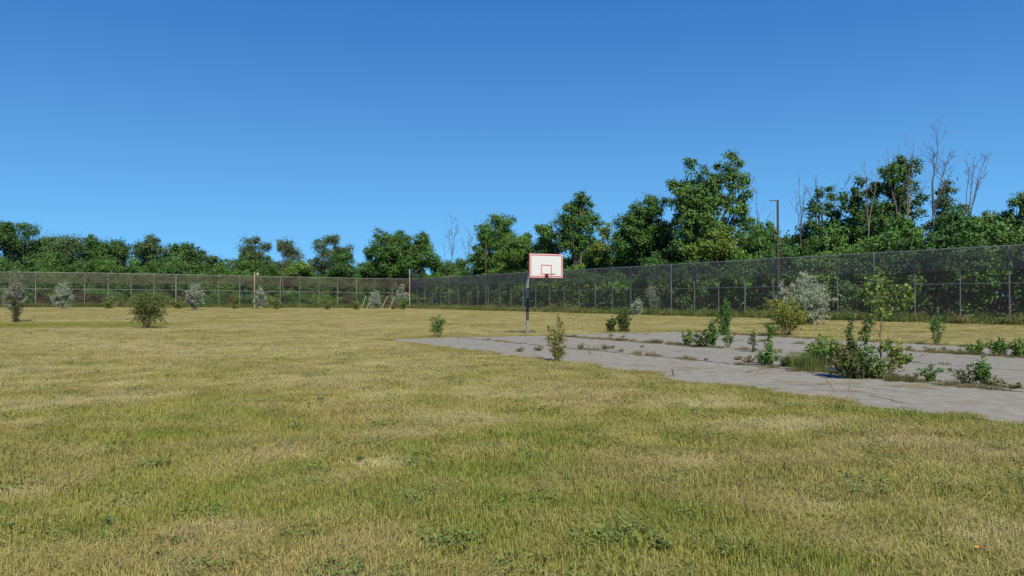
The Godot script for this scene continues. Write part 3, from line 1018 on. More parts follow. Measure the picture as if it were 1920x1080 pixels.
func shrub(called: String, label: String, base: Vector3, h: float, w: float, kind: String, stems: int, group := "", opts := {}) -> Node3D:
	var o := thing(called, label, opts.get("category", "shrub"), base, group)
	var k: Array = kinds[kind]
	var mb := MB.new()
	var lv := MB.new()
	var col: Color = opts.get("col", k[0])
	var big: float = k[1] * opts.get("leaf", 1.0) * (1.0 + maxf(0.0, -base.z - 35.0) * 0.012)
	var dense: float = k[2] * opts.get("dense", 1.0) / pow(big / k[1], 1.5)
	var bare: float = opts.get("bare", k[3])
	var lean: Vector3 = opts.get("lean", Vector3.ZERO)
	var narrow: float = opts.get("narrow", 1.0)
	for s in stems:
		var a := TAU * (s + rng.randf() * 0.7) / stems
		var out := w * 0.5 * sqrt(rng.randf_range(0.05, 0.85))
		var hh := h * sqrt(maxf(0.12, 1.0 - pow(out / (w * 0.5), 2.0) * 0.6)) * rng.randf_range(0.58, 1.0)
		if s == 0:
			out = 0.05 * w
			hh = h
		var tip := Vector3(cos(a) * out, hh, sin(a) * out) + lean
		var foot := Vector3(cos(a), 0, sin(a)) * minf(0.15, w * 0.12) * rng.randf() + Vector3(0, -0.03, 0)
		var r0 := 0.006 + 0.006 * hh
		var pts := limb(mb, foot, tip, r0, 0.003, k[5], 0.10, 5)
		var long := tip.distance_to(foot)
		# side twigs carrying most of the leaves
		var twigs := int(4 + long * 9.0)
		for t in twigs + 1:
			var p := pts[6]
			var q := p
			if t == twigs:
				p = pts[4]
				q = pts[6]
			else:
				var f := rng.randf_range(bare, 1.0)
				var j := mini(int(f * 6.0), 5)
				p = pts[j].lerp(pts[j + 1], f * 6.0 - j)
				var d := (ball() + Vector3(0, 0.45, 0)).normalized()
				var tl := minf(w, h) * rng.randf_range(0.10, 0.32) * (1.15 - 0.5 * f) * narrow
				q = p + d * tl
				if q.y < 0.03:
					q.y = 0.03
				limb(mb, p, q, 0.004, 0.0015, k[5], 0.1, 3)
			var n := int(maxf(4.0, p.distance_to(q) * dense * 1.1))
			var base_col := tint(col, 0.16)
			for j in n:
				var c: Vector3 = p.lerp(q, sqrt(rng.randf())) + ball() * k[4] * rng.randf() * (big / k[1])
				if c.y < 0.01:
					c.y = 0.02
				var u := ball()
				u.y = u.y * 0.6 + opts.get("droop", 0.0)
				u = u.normalized()
				var l := big * rng.randf_range(0.6, 1.2)
				lv.leaf(c, u * l * 0.5, u.cross(ball()).normalized() * l * (0.16 if kind == "silver" else 0.3), tint(base_col, 0.15))
	part("stem", mb.mesh(), mats.bark, o)
	part("foliage", lv.mesh(), mats.leaf, o)
	return o

func shrub_px(called: String, label: String, px: float, py: float, top: float, wide: float, kind: String, stems: int, opts := {}, group := "") -> Node3D:
	var base := on_ground(px, py)
	if opts.has("depth"):
		base = at(px, HORIZON, opts.depth)
		base.y = ground_y(base.x, base.z)
	if off_court(base.x, base.z) < 0.0:
		base.y = 0.0
	var depth := -base.z
	var h := at(px, top, depth).y - base.y
	return shrub(called, label, base, h, wide * opts.get("grow", 1.0) / F * depth, kind, stems, group, opts)

func build_shrubs() -> void:
	# in the field on the left and along the far fence
	shrub_px("shrub", "wide-crowned green shrub on dark fanned stems alone in the open field", 276, 616, 550, 78, "green", 20, {"bare": 0.36, "dense": 0.62, "narrow": 1.7, "col": lin(0.115, 0.15, 0.042)})
	shrub_px("silver_shrub", "tall silvery shrub with a green skirt at the edge of the damp green strip", 28, 604, 506, 44, "silver", 13, {"dense": 1.5, "bare": 0.4, "leaf": 1.1, "col": lin(0.23, 0.25, 0.21)})
	shrub_px("shrub", "low dull green shrub at the foot of the tall silvery one", 30, 606, 553, 26, "green", 9, {"bare": 0.1, "col": lin(0.085, 0.09, 0.045)})
	shrub_px("silver_shrub", "loose silvery shrub close to the far fence, without a bare trunk", 118, 578, 532, 42, "silver", 12, {"depth": 104.0, "leaf": 1.5, "dense": 1.7, "bare": 0.25})
	shrub_px("silver_shrub", "rounded silver-leaved shrub on a short bare trunk before the far fence", 366, 584, 534, 36, "silver", 14, {"depth": 103.0, "leaf": 1.6, "dense": 1.9, "bare": 0.3})
	shrub_px("silver_shrub", "silvery shrub at the foot of the pinkish post", 487, 577, 541, 32, "silver", 12, {"depth": 121.0, "leaf": 1.6, "dense": 1.6, "bare": 0.2})
	shrub_px("silver_shrub", "small silvery shrub among the pale leaning posts", 704, 577, 548, 24, "silver", 10, {"depth": 132.0, "leaf": 1.7, "dense": 1.8, "bare": 0.15})
	shrub_px("silver_shrub", "upright silvery shrub close to the fence corner", 753, 581, 536, 26, "silver", 11, {"depth": 126.0, "leaf": 1.7, "dense": 1.7, "bare": 0.3})
	shrub_px("shrub", "small fresh green shrub under the silvery one by the fence corner", 757, 582, 558, 16, "fresh", 8, {"depth": 121.0, "leaf": 1.6})
	shrub_px("shrub", "tiny brownish shrub beside the fresh green one by the fence corner", 737, 582, 568, 12, "brown", 6, {"depth": 120.0, "leaf": 1.6})
	for e in [[440, 546, 14, "narrow upright green bush against the far fence next to the pinkish post"], [335, 560, 40, "broad low green bush next to the silver-leaved shrub on a trunk"], [205, 556, 30, "low green bush by the far fence beside the loose silvery shrub"], [615, 566, 18, "small olive bush alone by the far fence between utility pole and leaning posts"], [518, 560, 22, "small bush at the fence before the utility pole"], [668, 563, 20, "low dark bush right beside the pale leaning posts"]]:
		shrub_px("fence_bush", e[3], e[0], 577, e[1], e[2], "green", 10, {"depth": 118.0 if e[0] > 400 else 110.0, "leaf": 1.6, "bare": 0.05, "dense": 1.0, "col": lin(0.15, 0.18, 0.055)})
	shrub_px("sapling", "sparse little green sapling at the court's corner away from the shrubs", 821, 633, 590, 38, "green", 8, {"bare": 0.3, "dense": 0.75, "leaf": 1.1})
	# round the court, off the paving
	shrub_px("silver_shrub", "low silvery shrub growing at the court fence under a taller greyish one", 1196, 590, 560, 28, "silver", 10, {"depth": 82.0, "leaf": 1.4, "dense": 1.5, "bare": 0.1})
	shrub_px("silver_shrub", "taller greyish shrub leaning on a post of the court fence", 1224, 590, 531, 30, "silver", 9, {"depth": 86.5, "leaf": 1.4, "dense": 1.2, "bare": 0.35, "col": lin(0.22, 0.26, 0.20)})
	shrub_px("shrub", "shorter of two touching dark green bushes at the paving's far end", 1147, 624, 592, 26, "dark", 10, {"dense": 1.3})
	shrub_px("shrub", "taller of two touching dark green bushes at the paving's far end", 1170, 624, 578, 32, "dark", 13, {"dense": 1.3})
	shrub_px("shrub", "tall narrow green shrub at the paving's back edge behind the row of young plants", 1359, 630, 561, 34, "dark", 14, {"dense": 1.4, "col": G_MID, "narrow": 0.9})
	shrub_px("silver_shrub", "large pale silver-green shrub behind the yellow-green one by the light pole", 1508, 602, 521, 106, "silver", 30, {"depth": 52.0, "leaf": 1.2, "dense": 1.8, "narrow": 1.3, "bare": 0.2, "col": lin(0.34, 0.385, 0.30)})
	shrub_px("shrub", "bushy yellow-green shrub on bare dark stems in front of the silver-green one", 1476, 631, 558, 84, "yellow", 20, {"bare": 0.42, "dense": 0.85, "narrow": 1.5, "col": lin(0.21, 0.24, 0.05)})
	shrub_px("shrub", "low spreading green shrub by the bare stems of the yellow-green one", 1445, 632, 606, 44, "fresh", 10, {"bare": 0.1})
	shrub_px("shrub", "thin ragged shrub alone on the grass strip between court and fence", 1756, 647, 578, 32, "green", 9, {"dense": 0.8, "bare": 0.15, "narrow": 0.9})
	shrub_px("shrub", "smallest yellow-green bush of three in a row at the court's back edge", 1832, 666, 638, 40, "fresh", 12, {"bare": 0.05})
	shrub_px("shrub", "darker green bush in the middle of three at the court's back edge", 1872, 669, 634, 46, "green", 14, {"bare": 0.05})
	shrub_px("shrub", "widest yellow-green bush of three in a row at the court's back edge", 1912, 671, 636, 50, "fresh", 14, {"bare": 0.05})

func build_court_plants() -> void:
	shrub_px("sapling", "yellow-green sapling with orange stems and drooping leaves at the court's front edge", 1045, 680, 588, 44, "yellow", 9, {"grow": 1.2, "dense": 0.95, "bare": 0.12, "col": lin(0.20, 0.215, 0.05), "droop": -0.4, "leaf": 0.8})
	shrub_px("sapling", "light green plant starting the row along the crack, farthest from the maple sapling", 1290, 650, 618, 26, "fresh", 7, {"grow": 1.2, "dense": 1.1})
	shrub_px("sapling", "wide low green plant second in the row along the crack", 1318, 652, 620, 44, "dark", 11, {"grow": 1.2, "dense": 1.2})
	shrub_px("sapling", "tallest plant of the green row along the crack", 1337, 652, 600, 28, "fresh", 9, {"grow": 1.2, "dense": 1.2, "col": G_MID})
	shrub_px("sapling", "feathery thin-leaved plant ending the green row along the crack", 1366, 653, 624, 26, "green", 6, {"grow": 1.2, "dense": 0.8})
	shrub_px("sapling", "thin upright dark plant behind the bushy one in the middle of the court", 1412, 662, 622, 22, "dark", 5, {"grow": 1.2, "dense": 0.7})
	shrub_px("sapling", "bushy green plant in the court's middle crack with a tall tip", 1440, 687, 655, 46, "green", 13, {"grow": 1.2, "dense": 1.2})
	shrub_px("sapling", "upright leafy shoot rising from the bushy plant in the court's middle crack", 1443, 685, 624, 20, "fresh", 5, {"grow": 1.2, "dense": 1.0, "narrow": 0.7})
	shrub_px("weed", "brownish dry weed beside the bushy plant in the middle crack", 1404, 682, 667, 40, "brown", 9, {"grow": 1.2, "dense": 0.8, "category": "weed"})
	shrub_px("sapling", "loose light green plant behind the bright tall grass on the court", 1545, 685, 632, 62, "fresh", 14, {"grow": 1.2, "dense": 0.9, "bare": 0.1})
	shrub_px("sapling", "dark narrow sapling standing among the cluster on the court", 1598, 712, 588, 32, "dark", 8, {"grow": 1.2, "dense": 1.5, "bare": 0.05, "narrow": 0.75})
	shrub_px("sapling", "brownish-green bushy plant round the foot of the dark narrow sapling", 1585, 712, 650, 62, "green", 15, {"grow": 1.2, "dense": 0.9, "col": lin(0.125, 0.14, 0.048)})
	shrub_px("sapling", "dense fresh green bush at the foot of the maple sapling", 1640, 712, 672, 62, "fresh", 16, {"grow": 1.2, "dense": 1.2, "col": lin(0.11, 0.18, 0.04), "bare": 0.02})
	shrub_px("sapling", "loose leafy plant between the maple sapling and the dark narrow one", 1622, 708, 632, 44, "green", 10, {"grow": 1.2, "dense": 0.85})
	shrub_px("weed", "flat weedy clump in the crack next to the maple sapling", 1712, 718, 700, 40, "weed", 8, {"grow": 1.2, "category": "weed"})
	shrub_px("weed", "low green clump with a rounded top, second in the crack from the maple", 1745, 718, 682, 44, "weed", 11, {"grow": 1.2, "category": "weed", "col": G_MID})
	shrub_px("weed", "bushy grey-green weed in the crack beside a tall-tipped green one", 1812, 723, 682, 52, "weed", 12, {"grow": 1.2, "category": "weed", "col": lin(0.11, 0.135, 0.06)})
	shrub_px("weed", "tall-tipped green weed next to the bushy grey-green one", 1842, 725, 670, 36, "green", 10, {"grow": 1.2, "category": "weed"})
	shrub_px("weed", "flat green weed mat after the tall-tipped weed", 1862, 726, 704, 44, "weed", 9, {"grow": 1.2, "category": "weed"})
	shrub_px("weed", "small weed standing last in the crack, after the flat green mat", 1904, 731, 718, 34, "weed", 7, {"grow": 1.2, "category": "weed"})
	shrub_px("sapling", "leafy green plant between the brown slab and the bright grass", 1532, 690, 648, 54, "fresh", 14, {"grow": 1.2, "dense": 1.0})
	shrub_px("sapling", "airy yellow-green plant behind the brown slab", 1562, 676, 636, 56, "yellow", 12, {"grow": 1.2, "dense": 0.8, "bare": 0.1})
	shrub_px("sapling", "grey-green leafy plant touching the dark narrow sapling", 1614, 713, 662, 50, "green", 12, {"grow": 1.2, "dense": 1.0, "col": lin(0.10, 0.135, 0.055)})
	shrub_px("sapling", "yellow-tinged spray leaning outward from the maple's trunk", 1668, 706, 640, 46, "yellow", 8, {"grow": 1.2, "dense": 0.7, "bare": 0.35, "lean": Vector3(0.18, 0, 0)})
	shrub_px("sapling", "low dark leafy tuft at the end of the bright grass", 1482, 690, 668, 38, "dark", 10, {"grow": 1.2, "dense": 1.0})
	# maple sapling: thin trunk, loose crown of large leaves
	var base := on_ground(1652, 706)
	base.y = 0.0
	var d := -base.z
	var o := thing("maple_sapling", "young maple sapling with a thin trunk and loose crown of large leaves on the court", "sapling", base)
	var wood := MB.new()
	var lv := MB.new()
	var bark := lin(0.16, 0.12, 0.09)
	var top := at(1648, 508, d) - base
	var pts := limb(wood, Vector3(0, -0.05, 0), top, 0.016, 0.005, bark, 0.02, 7)
	for e in [[1622, 545, 16], [1640, 530, 15], [1665, 535, 17], [1690, 545, 15], [1632, 565, 18], [1660, 560, 20], [1688, 568, 14], [1645, 585, 18], [1668, 590, 13], [1650, 508, 8], [1638, 605, 11], [1625, 622, 9], [1628, 550, 14], [1676, 552, 14], [1648, 548, 14], [1700, 552, 8], [1668, 645, 9], [1648, 650, 8], [1676, 660, 10], [1690, 672, 8], [1700, 670, 8]]:
		var c := at(e[0], e[1], d) - base + Vector3(0, 0, rng.randf_range(-0.3, 0.3))
		var rr: float = e[2] / F * d
		var from := pts[clampi(int(c.y / top.y * 6.0 - 0.8), 1, 6)]
		limb(wood, from, c, 0.006, 0.003, bark, 0.08, 4)
		var base_col := tint(lin(0.13, 0.225, 0.045), 0.16)
		for k in int(18 + e[2] * 4.2):
			var p := c + ball() * rr * pow(rng.randf(), 0.45) * 1.15
			limb(wood, c.lerp(p, 0.2), p, 0.002, 0.001, bark, 0.05, 3)
			var u := Vector3(rng.randfn(), -0.55, rng.randfn()).normalized()
			var side := u.cross(ball()).normalized()
			var l := rng.randf_range(0.05, 0.09)
			var cc := tint(base_col, 0.15)
			# three-pointed leaf
			lv.leaf(p + u * l * 0.4, u * l * 0.5, side * l * 0.24, cc)
			lv.leaf(p + (u + side).normalized() * l * 0.3, (u + side).normalized() * l * 0.38, (side - u).normalized() * l * 0.18, cc)
			lv.leaf(p + (u - side).normalized() * l * 0.3, (u - side).normalized() * l * 0.38, (side + u).normalized() * l * 0.18, cc)
	part("trunk", wood.mesh(), mats.bark, o)
	part("crown", lv.mesh(), mats.leaf, o)
	# clump of tall bright grass
	base = on_ground(1517, 696)
	base.y = 0.0
	for e in [[1517, 697, 0.55, 0.45, "bright green clump of tall grass leaning on the court, beside the brown slab"], [1486, 689, 0.40, 0.30, "shorter tuft of grass beside the bright tall clump"]]:
		base = on_ground(e[0], e[1])
		base.y = 0.0
		var g := thing("grass_clump", e[4], "grass", base)
		for half in 2:
			var mb := MB.new()
			for k in 260:
				var a := rng.randf() * TAU
				var f: Vector3 = Vector3(cos(a), 0, sin(a)) * e[3] * sqrt(rng.randf())
				blade(mb, f, a + rng.randf_range(-0.8, 0.8), e[2] * rng.randf_range(0.5, 1.1), 0.009, rng.randf_range(0.15, 0.6), tint(lin(0.10, 0.165, 0.04), 0.2) if half == 0 else tint(lin(0.16, 0.18, 0.06), 0.2))
			part("blade_tuft", mb.mesh(), mats.grass, g)
	# brown slab
	base = on_ground(1556, 686)
	base.y = 0.0
	var sl := thing("broken_slab", "low brown earthy slab half hidden among the plants on the court", "slab", base)
	var mb := MB.new()
	var ring := []
	for k in 11:
		var a := TAU * k / 11.0
		ring.append(Vector3(cos(a) * 0.42 * rng.randf_range(0.85, 1.1), 0, sin(a) * 0.5 * rng.randf_range(0.85, 1.1)))
	for k in 11:
		var p: Vector3 = ring[k]
		var q: Vector3 = ring[(k + 1) % 11]
		var hp := Vector3(0, 0.17, 0)
		mb.tri(Vector3(0, 0.20, 0), p * 0.93 + hp, q * 0.93 + hp, Color.WHITE)
		mb.quad(p, q, q * 0.93 + hp, p * 0.93 + hp, Color.WHITE)
	part("earth_crust", mb.mesh(), mats.brown_slab, sl)
	# small weeds scattered on the paving
	var proto: Node3D = null
	var spots := [[1090, 656, 1.0], [1135, 656, 1.2], [1149, 655, 0.9], [1165, 661, 0.8], [1204, 653, 0.7], [1287, 675, 0.9], [1323, 678, 0.8], [1010, 659, 1.3], [975, 661, 1.3], [1383, 677, 1.1], [1146, 632, 1.1], [1168, 634, 0.8], [1500, 690, 1.2], [1463, 661, 1.0], [1700, 714, 0.9], [1735, 655, 1.0], [1770, 658, 1.1], [1800, 660, 1.0], [1705, 656, 1.0], [1880, 729, 0.8]]
	for e in spots:
		var p := on_ground(e[0], e[1])
		p.y = 0.012
		if proto == null:
			proto = shrub("crack_weed", "small weed sprouting from a crack in the grey court", p, 0.20, 0.32, "weed", 8, "small weeds sprouting on the court", {"category": "weed"})
		else:
			copy_of(proto, "crack_weed", p, rng.randf() * TAU, Vector3(1.0, 0.7, 1.0) * e[2] * rng.randf_range(0.5, 0.95), "small weed sprouting from a crack in the grey court", "small weeds sprouting on the court")

# ---------------------------------------------------------------- grass
func blade(mb: MB, foot: Vector3, turn: float, h: float, w: float, lean: float, col: Color) -> void:
	var d := Vector3(cos(turn), 0, sin(turn))
	var s := Vector3(-d.z, 0, d.x) * w * 0.5
	var up := Vector3.UP
	var m := foot + (up * 0.55 + d * lean * 0.22) * h
	var t := foot + (up * (1.0 - lean * 0.45) + d * lean) * h
	var k := mb.v.size()
	var nl := (m - foot).cross(s).normalized()
	var nu := (t - m).cross(s).normalized()
	mb.v.append(foot - s); mb.v.append(foot + s); mb.v.append(m - s * 0.8); mb.v.append(m + s * 0.8); mb.v.append(t)
	for j in 5:
		mb.n.append(nl if j < 2 else ((nl + nu).normalized() if j < 4 else nu))
		mb.c.append(col)
	for j in [0, 1, 2, 1, 3, 2, 2, 3, 4]:
		mb.i.append(k + j)

func grass_patch(n: int, r: float, h: float, w: float, dry: float) -> ArrayMesh:
	var mb := MB.new()
	for k in n:
		var a := rng.randf() * TAU
		var p := Vector3(cos(a), 0, sin(a)) * r * sqrt(rng.randf())
		var t := rng.randf()
		var c: Color
		if t < dry:
			c = lin(1.5, 1.36, 1.15)
		elif t < dry + 0.25:
			c = lin(0.80, 0.98, 0.75)
		else:
			c = lin(1.0, 1.0, 0.9)
		blade(mb, p, rng.randf() * TAU, h * rng.randf_range(0.45, 1.15), w * rng.randf_range(0.7, 1.3), rng.randf_range(0.1, 0.9), tint(c, 0.22))
	return mb.mesh()

func straw_patch(n: int, r: float, long: float, w: float) -> ArrayMesh:
	# cut stalks lying across one another
	var mb := MB.new()
	var main := rng.randf() * TAU
	for k in n:
		var a := rng.randf() * TAU
		var p := Vector3(cos(a), 0, sin(a)) * r * sqrt(rng.randf()) + Vector3(0, rng.randf_range(0.015, 0.055), 0)
		var g := main + rng.randfn() * 0.8
		var d := Vector3(cos(g), rng.randf_range(-0.12, 0.28), sin(g)).normalized()
		var s := d.cross(Vector3.UP).normalized() * w * rng.randf_range(0.6, 1.3)
		var l := long * rng.randf_range(0.4, 1.2)
		var c := tint(lin(1.25, 1.14, 1.05), 0.25)
		var m := p + d * l * 0.5 + Vector3(0, l * 0.08, 0)
		mb.quad(p - s, p + s, m + s, m - s, c)
		mb.tri(m - s, m + s, p + d * l, c)
	return mb.mesh()

func scatter(called: String, mesh: Mesh, xf: PackedFloat32Array, mat_: Material, parent: Node3D) -> void:
	if xf.is_empty():
		return
	var mm := MultiMesh.new()
	mm.transform_format = MultiMesh.TRANSFORM_3D
	mm.use_colors = true
	mm.mesh = mesh
	mm.instance_count = xf.size() / 16
	mm.buffer = xf
	var o := MultiMeshInstance3D.new()
	o.name = called
	o.multimesh = mm
	o.material_override = mat_
	o.set_meta("kind", "stuff")
	parent.add_child(o, true)

func put(xf: PackedFloat32Array, p: Vector3, turn: float, sxz: float, sy: float, c: Color) -> void:
	var a := cos(turn) * sxz
	var b := sin(turn) * sxz
	xf.append_array(PackedFloat32Array([a, 0, b, p.x, 0, sy, 0, p.y, -b, 0, a, p.z, c.r, c.g, c.b, 1.0]))

func stuff(called: String, label: String, category: String) -> Node3D:
	var o := Node3D.new()
	o.name = called
	add_child(o)
	o.set_meta("kind", "stuff")
	o.set_meta("label", label)
	o.set_meta("category", category)
	return o

func build_grass() -> void:
	var lawn := stuff("mown_grass", "rough mown grass with dry cut straw lying over the field", "grass")
	var patches := []
	var sets := []
	for k in 6:
		patches.append(grass_patch(210, 0.24, 0.066 + 0.016 * (k % 3), 0.0045, 0.14 + 0.08 * (k / 2)))
		sets.append(PackedFloat32Array())
	for k in 4:
		patches.append(straw_patch(120, 0.28, 0.15, 0.0011))
		sets.append(PackedFloat32Array())
	for k in 3:
		# low broad-leaved plants and clover growing among the blades
		var mb := MB.new()
		for j in 70:
			var a := rng.randf() * TAU
			var f := Vector3(cos(a), 0, sin(a)) * 0.17 * sqrt(rng.randf())
			var u := Vector3(rng.randfn(), 0.35, rng.randfn()).normalized()
			mb.leaf(f + Vector3(0, rng.randf_range(0.02, 0.085), 0), u * rng.randf_range(0.010, 0.024), u.cross(Vector3(rng.randfn() * 0.4, 1, rng.randfn() * 0.4)).normalized() * 0.010, tint(lin(1, 1, 1), 0.25))
		patches.append(mb.mesh())
		sets.append(PackedFloat32Array())
	var depth := 3.6
	while depth < 150.0:
		var cell := clampf(0.17 + (depth - 6.0) * 0.0055, 0.17, 0.50)
		var size := cell / 0.17
		var half := depth * 0.70 + 2.5
		var x := -half
		while x < half:
			var px := x + rng.randf_range(-0.5, 0.5) * cell
			var pz := -depth + rng.randf_range(-0.5, 0.5) * cell
			x += cell
			# stop at the fences
			var rel := Vector3(px - CORNER.x, 0, pz - CORNER.z)
			if rel.dot(Vector3(-0.8714, 0, 0.4907)) < 0.3 or rel.dot(Vector3(0.4165, 0, 0.909)) < 0.3:
				continue
			var off := off_court(px, pz)
			if off < 0.02 * size:
				continue
			var y := ground_y(px, pz)
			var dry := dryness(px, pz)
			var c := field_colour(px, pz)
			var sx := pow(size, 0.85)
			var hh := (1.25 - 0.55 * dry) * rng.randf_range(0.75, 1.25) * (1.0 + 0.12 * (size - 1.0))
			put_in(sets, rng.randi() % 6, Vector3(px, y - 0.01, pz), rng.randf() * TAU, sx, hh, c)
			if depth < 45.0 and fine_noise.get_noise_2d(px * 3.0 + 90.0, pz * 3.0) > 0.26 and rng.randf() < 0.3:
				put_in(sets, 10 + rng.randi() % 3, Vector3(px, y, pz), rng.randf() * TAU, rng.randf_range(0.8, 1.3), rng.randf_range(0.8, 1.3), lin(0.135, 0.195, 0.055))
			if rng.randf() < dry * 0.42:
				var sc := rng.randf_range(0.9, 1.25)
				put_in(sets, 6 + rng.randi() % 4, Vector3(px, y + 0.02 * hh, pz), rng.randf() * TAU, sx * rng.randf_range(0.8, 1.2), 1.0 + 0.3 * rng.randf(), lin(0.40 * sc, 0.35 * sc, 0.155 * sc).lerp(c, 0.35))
		depth += cell * 0.95
	for k in patches.size():
		scatter("grass_patch" if k < 6 else ("straw_patch" if k < 10 else "clover_patch"), patches[k], sets[k], mats.grass, lawn)

	# tall weeds along the fence foot
	var weeds := stuff("tall_weeds", "tall green weeds standing uncut along the foot of the fences", "weeds")
	var wp := []
	var ws := []
	for k in 4:
		var mb := MB.new()
		for j in 70:
			var a := rng.randf() * TAU
			var f := Vector3(cos(a), 0, sin(a)) * 0.45 * sqrt(rng.randf())
			var hh := rng.randf_range(0.35, 0.95)
			blade(mb, f, rng.randf() * TAU, hh, 0.02, rng.randf_range(0.05, 0.5), tint(lin(1, 1, 1), 0.25))
			if k % 2 == 0:
				for m in 4:
					var u := ball()
					mb.leaf(f + Vector3(0, hh * rng.randf_range(0.3, 1.0), 0) + ball() * 0.08, u * 0.05, u.cross(ball()).normalized() * 0.022, tint(lin(0.9, 1.05, 0.9), 0.25))
		wp.append(mb.mesh())
		ws.append(PackedFloat32Array())
	for side in 2:
		var bay: Vector3 = BAY_R if side == 0 else BAY_L
		var inward := Vector3(-0.8714, 0, 0.4907) if side == 0 else Vector3(0.4165, 0, 0.909)
		var count := 39 if side == 0 else 23
		for k in count * 30:
			var t := rng.randf() * count
			var reach := rng.randf_range(-1.2, 1.5 + patch_noise.get_noise_1d(t * 9.0 + side * 300.0) * 0.9)
			var p := CORNER + bay * t + inward * reach
			p.y = ground_y(p.x, p.z) - 0.03
			var n := patch_noise.get_noise_2d(t * 14.0, side * 77.0 + reach)
			var c := lin(0.105, 0.145, 0.042).lerp(lin(0.22, 0.205, 0.085), clampf(0.18 + n * 1.2, 0.0, 1.0))
			put_in(ws, rng.randi() % 4, p, rng.randf() * TAU, rng.randf_range(0.9, 1.5), rng.randf_range(0.65, 1.3) * (1.0 - 0.25 * absf(reach)), c)
	for k in 4:
		scatter("weed_patch", wp[k], ws[k], mats.grass, weeds)

	# weeds and litter in the cracks of the paving
	var seam := stuff("crack_growth", "low dry weeds and grass litter along the cracks of the court", "weeds")
	var sp := [grass_patch(90, 0.16, 0.10, 0.005, 0.3), straw_patch(70, 0.2, 0.12, 0.0022), grass_patch(120, 0.14, 0.16, 0.006, 0.1)]
	var ss := [PackedFloat32Array(), PackedFloat32Array(), PackedFloat32Array()]
	for e in [[19.7, -31.4, -21.0, 30.0, 0.30], [19.7, -21.0, -12.0, 9.0, 0.15], [24.05, -17.5, -2.0, 26.0, 0.28], [24.05, -31.0, -17.5, 7.0, 0.1], [15.2, -30.0, -14.0, 8.0, 0.2], [15.2, -14.0, -3.0, 22.0, 0.35], [27.75, -31.0, 5.0, 14.0, 0.3], [11.8, -31.0, -2.0, 12.0, 0.3]]:
		for k in int((e[2] - e[1]) * e[3] * 0.55):
			var s := rng.randf_range(e[1], e[2])
			if fine_noise.get_noise_2d(s * 3.0, e[0]) < -0.12 and e[3] < 25.0:
				continue
			var q: float = (e[0] if e[0] > 12.0 else front_edge(s) + 0.05) + rng.randfn() * e[4] * (0.55 if e[0] > 12.0 else 0.2)
			var p := court_point(s, q, 0.0)
			var g := clampf(0.5 + fine_noise.get_noise_2d(s * 2.0, 40.0 + e[0]) * 1.5, 0.0, 1.0)
			var c := lin(0.105, 0.115, 0.045).lerp(lin(0.22, 0.175, 0.095), g)
			if e[0] < 12.0:
				c = lin(0.26, 0.24, 0.075)
				put_in(ss, 0, p, rng.randf() * TAU, rng.randf_range(0.7, 1.3), rng.randf_range(0.5, 0.9), c)
				continue
			put_in(ss, [0, 0, 1, 2][rng.randi() % 4], p, rng.randf() * TAU, rng.randf_range(0.7, 1.3), rng.randf_range(0.6, 1.4), c)
	# clippings blown on to the slabs
	for e in [[1090, 680, 45, 5], [1262, 684, 30, 4], [1300, 692, 40, 5], [1420, 703, 60, 7], [1440, 697, 40, 4], [1280, 696, 30, 3], [1700, 726, 70, 7], [1560, 722, 90, 9], [1480, 719, 60, 6], [1000, 668, 40, 5], [1240, 699, 60, 5], [1820, 760, 60, 4], [1600, 738, 60, 5], [1740, 731, 60, 5], [970, 662, 40, 6]]:
		for k in e[3] * 3:
			var p := on_ground(e[0] + rng.randfn() * e[2] * 0.35, e[1] + rng.randfn() * 1.3)
			p.y = 0.0
			if off_court(p.x, p.z) > 0.0:
				continue
			put_in(ss, 1, p, rng.randf() * TAU, rng.randf_range(0.4, 1.0), 0.35, lin(0.38, 0.33, 0.19))
	for k in 3:
		scatter("weed_patch", sp[k], ss[k], mats.grass, seam)

func put_in(sets: Array, k: int, p: Vector3, turn: float, sxz: float, sy: float, c: Color) -> void:
	var xf: PackedFloat32Array = sets[k]
	put(xf, p, turn, sxz, sy, c)
	sets[k] = xf

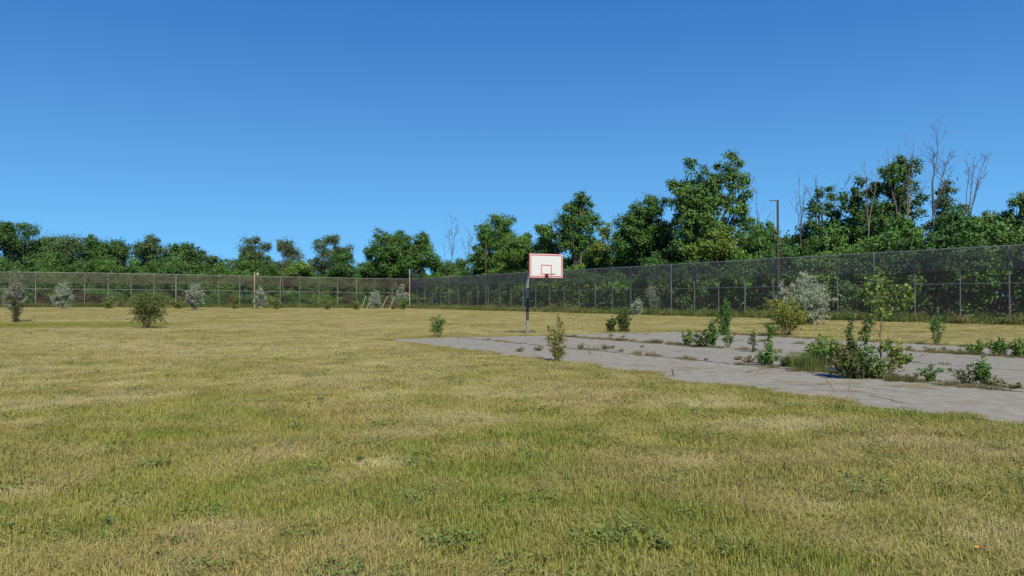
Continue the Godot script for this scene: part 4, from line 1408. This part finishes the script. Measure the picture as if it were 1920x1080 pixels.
# ---------------------------------------------------------------- small things
func build_details() -> void:
	# broad-leaved dark weeds standing in the mown grass
	var proto: Node3D = null
	var lab := "dark leafy weed standing low in the mown grass"
	var grp := "dark leafy weeds in the mown grass"
	for e in [[600, 757, 1.0], [205, 985, 1.0], [420, 720, 0.7], [300, 1020, 0.9], [330, 1022, 0.8], [480, 845, 0.7], [560, 785, 0.7], [325, 825, 0.8], [190, 840, 0.7], [918, 815, 0.9], [660, 930, 1.0], [675, 866, 0.9], [720, 980, 0.9], [1240, 1035, 1.3], [1505, 1035, 1.1], [1527, 823, 0.8], [930, 1060, 1.1], [815, 930, 0.9], [1180, 1030, 0.8], [300, 1050, 1.0], [1390, 880, 0.8], [1650, 880, 0.7], [460, 770, 0.7], [1010, 815, 0.7]]:
		var p := on_ground(e[0], e[1])
		if proto == null:
			proto = shrub("field_weed", lab, p, 0.10, 0.12, "dark", 9, grp, {"category": "weed", "leaf": 0.55, "col": lin(0.10, 0.15, 0.045)})
		else:
			copy_of(proto, "field_weed", p, rng.randf() * TAU, Vector3(1.0, 0.7, 1.0) * e[2] * rng.randf_range(0.6, 0.95), lab, grp)
	# long dry stalks
	proto = null
	lab = "long pale grass stalk standing above the mown grass"
	grp = "pale grass stalks in the field"
	for e in [[1762, 1010, 0.55, 0.15], [1650, 1000, 0.5, 0.5], [1390, 905, 0.3, 0.6], [1775, 920, 0.35, -0.3], [1365, 930, 0.3, 0.7], [1418, 990, 0.3, 0.4], [1660, 1040, 0.4, 0.3], [500, 930, 0.25, 0.9], [1030, 915, 0.25, 0.3], [870, 770, 0.35, -0.5], [780, 750, 0.3, 0.2], [1790, 1000, 0.4, 0.5], [440, 960, 0.3, 0.2]]:
		var p := on_ground(e[0], e[1])
		if proto == null:
			proto = thing("grass_stalk", lab, "stalk", p, grp)
			var mb := MB.new()
			var sd := MB.new()
			mb.tube(PackedVector3Array([Vector3.ZERO, Vector3(0.01, 0.35, 0), Vector3(0.04, 0.7, 0), Vector3(0.10, 1.0, 0)]), PackedFloat32Array([0.004, 0.0035, 0.003, 0.002]), 4, lin(0.42, 0.34, 0.17))
			for k in 26:
				var u := Vector3(rng.randf_range(-0.4, 0.6), 1, rng.randf_range(-0.5, 0.5)).normalized()
				sd.leaf(Vector3(0.05 + 0.05 * k / 26.0, 0.76 + 0.26 * k / 26.0, 0) + ball() * 0.012, u * 0.02, u.cross(ball()).normalized() * 0.006, tint(lin(0.44, 0.36, 0.19), 0.2))
			part("stem", mb.mesh(), mats.grass, proto)
			part("seed_head", sd.mesh(), mats.grass, proto)
			proto.scale = Vector3.ONE * e[2]
			proto.rotation = Vector3(0.1, 0, -e[3])
		else:
			var c := copy_of(proto, "grass_stalk", p, 0, Vector3.ONE * e[2], lab, grp)
			c.rotation = Vector3(rng.randf_range(-0.3, 0.3), rng.randf_range(-0.6, 0.6), -e[3])
	# two dark dry weed stalks by the paving edge
	for e in [[1567, 738, 1541, 702, "dark dry weed stalk leaning over at the court's front edge"], [1591, 738, 1595, 704, "upright dark dry weed stalk at the court's front edge"]]:
		var p := on_ground(e[0], e[1])
		var tip := at(e[2], e[3], -p.z) - p
		var o := thing("dry_stalk", e[4], "stalk", p)
		var mb := MB.new()
		limb(mb, Vector3.ZERO, tip, 0.005, 0.002, lin(0.10, 0.07, 0.05), 0.04, 4)
		part("stem", mb.mesh(), mats.bark, o)
		mb = MB.new()
		for k in 7:
			var f := tip * rng.randf_range(0.5, 1.0)
			limb(mb, f, f + (tip.normalized() + ball() * 0.7) * 0.07, 0.002, 0.001, lin(0.10, 0.07, 0.05), 0.05, 3)
		part("twig", mb.mesh(), mats.bark, o)
	# the orange flower in the near grass
	var p := on_ground(1832, 1062)
	var fl := thing("wildflower", "single small orange flower in the grass", "flower", p)
	var mb := MB.new()
	limb(mb, Vector3.ZERO, Vector3(0, 0.12, 0), 0.002, 0.0015, lin(0.09, 0.14, 0.04), 0.03, 4)
	part("stem", mb.mesh(), mats.bark, fl)
	mb = MB.new()
	for k in 12:
		var a := TAU * k / 12.0
		var u := Vector3(cos(a), 0.35, sin(a)).normalized()
		mb.leaf(Vector3(0, 0.12, 0) + u * 0.011, u * 0.011, Vector3(-sin(a), 0, cos(a)) * 0.004, Color.WHITE)
	part("petal_ring", mb.mesh(), mats.petal, fl)
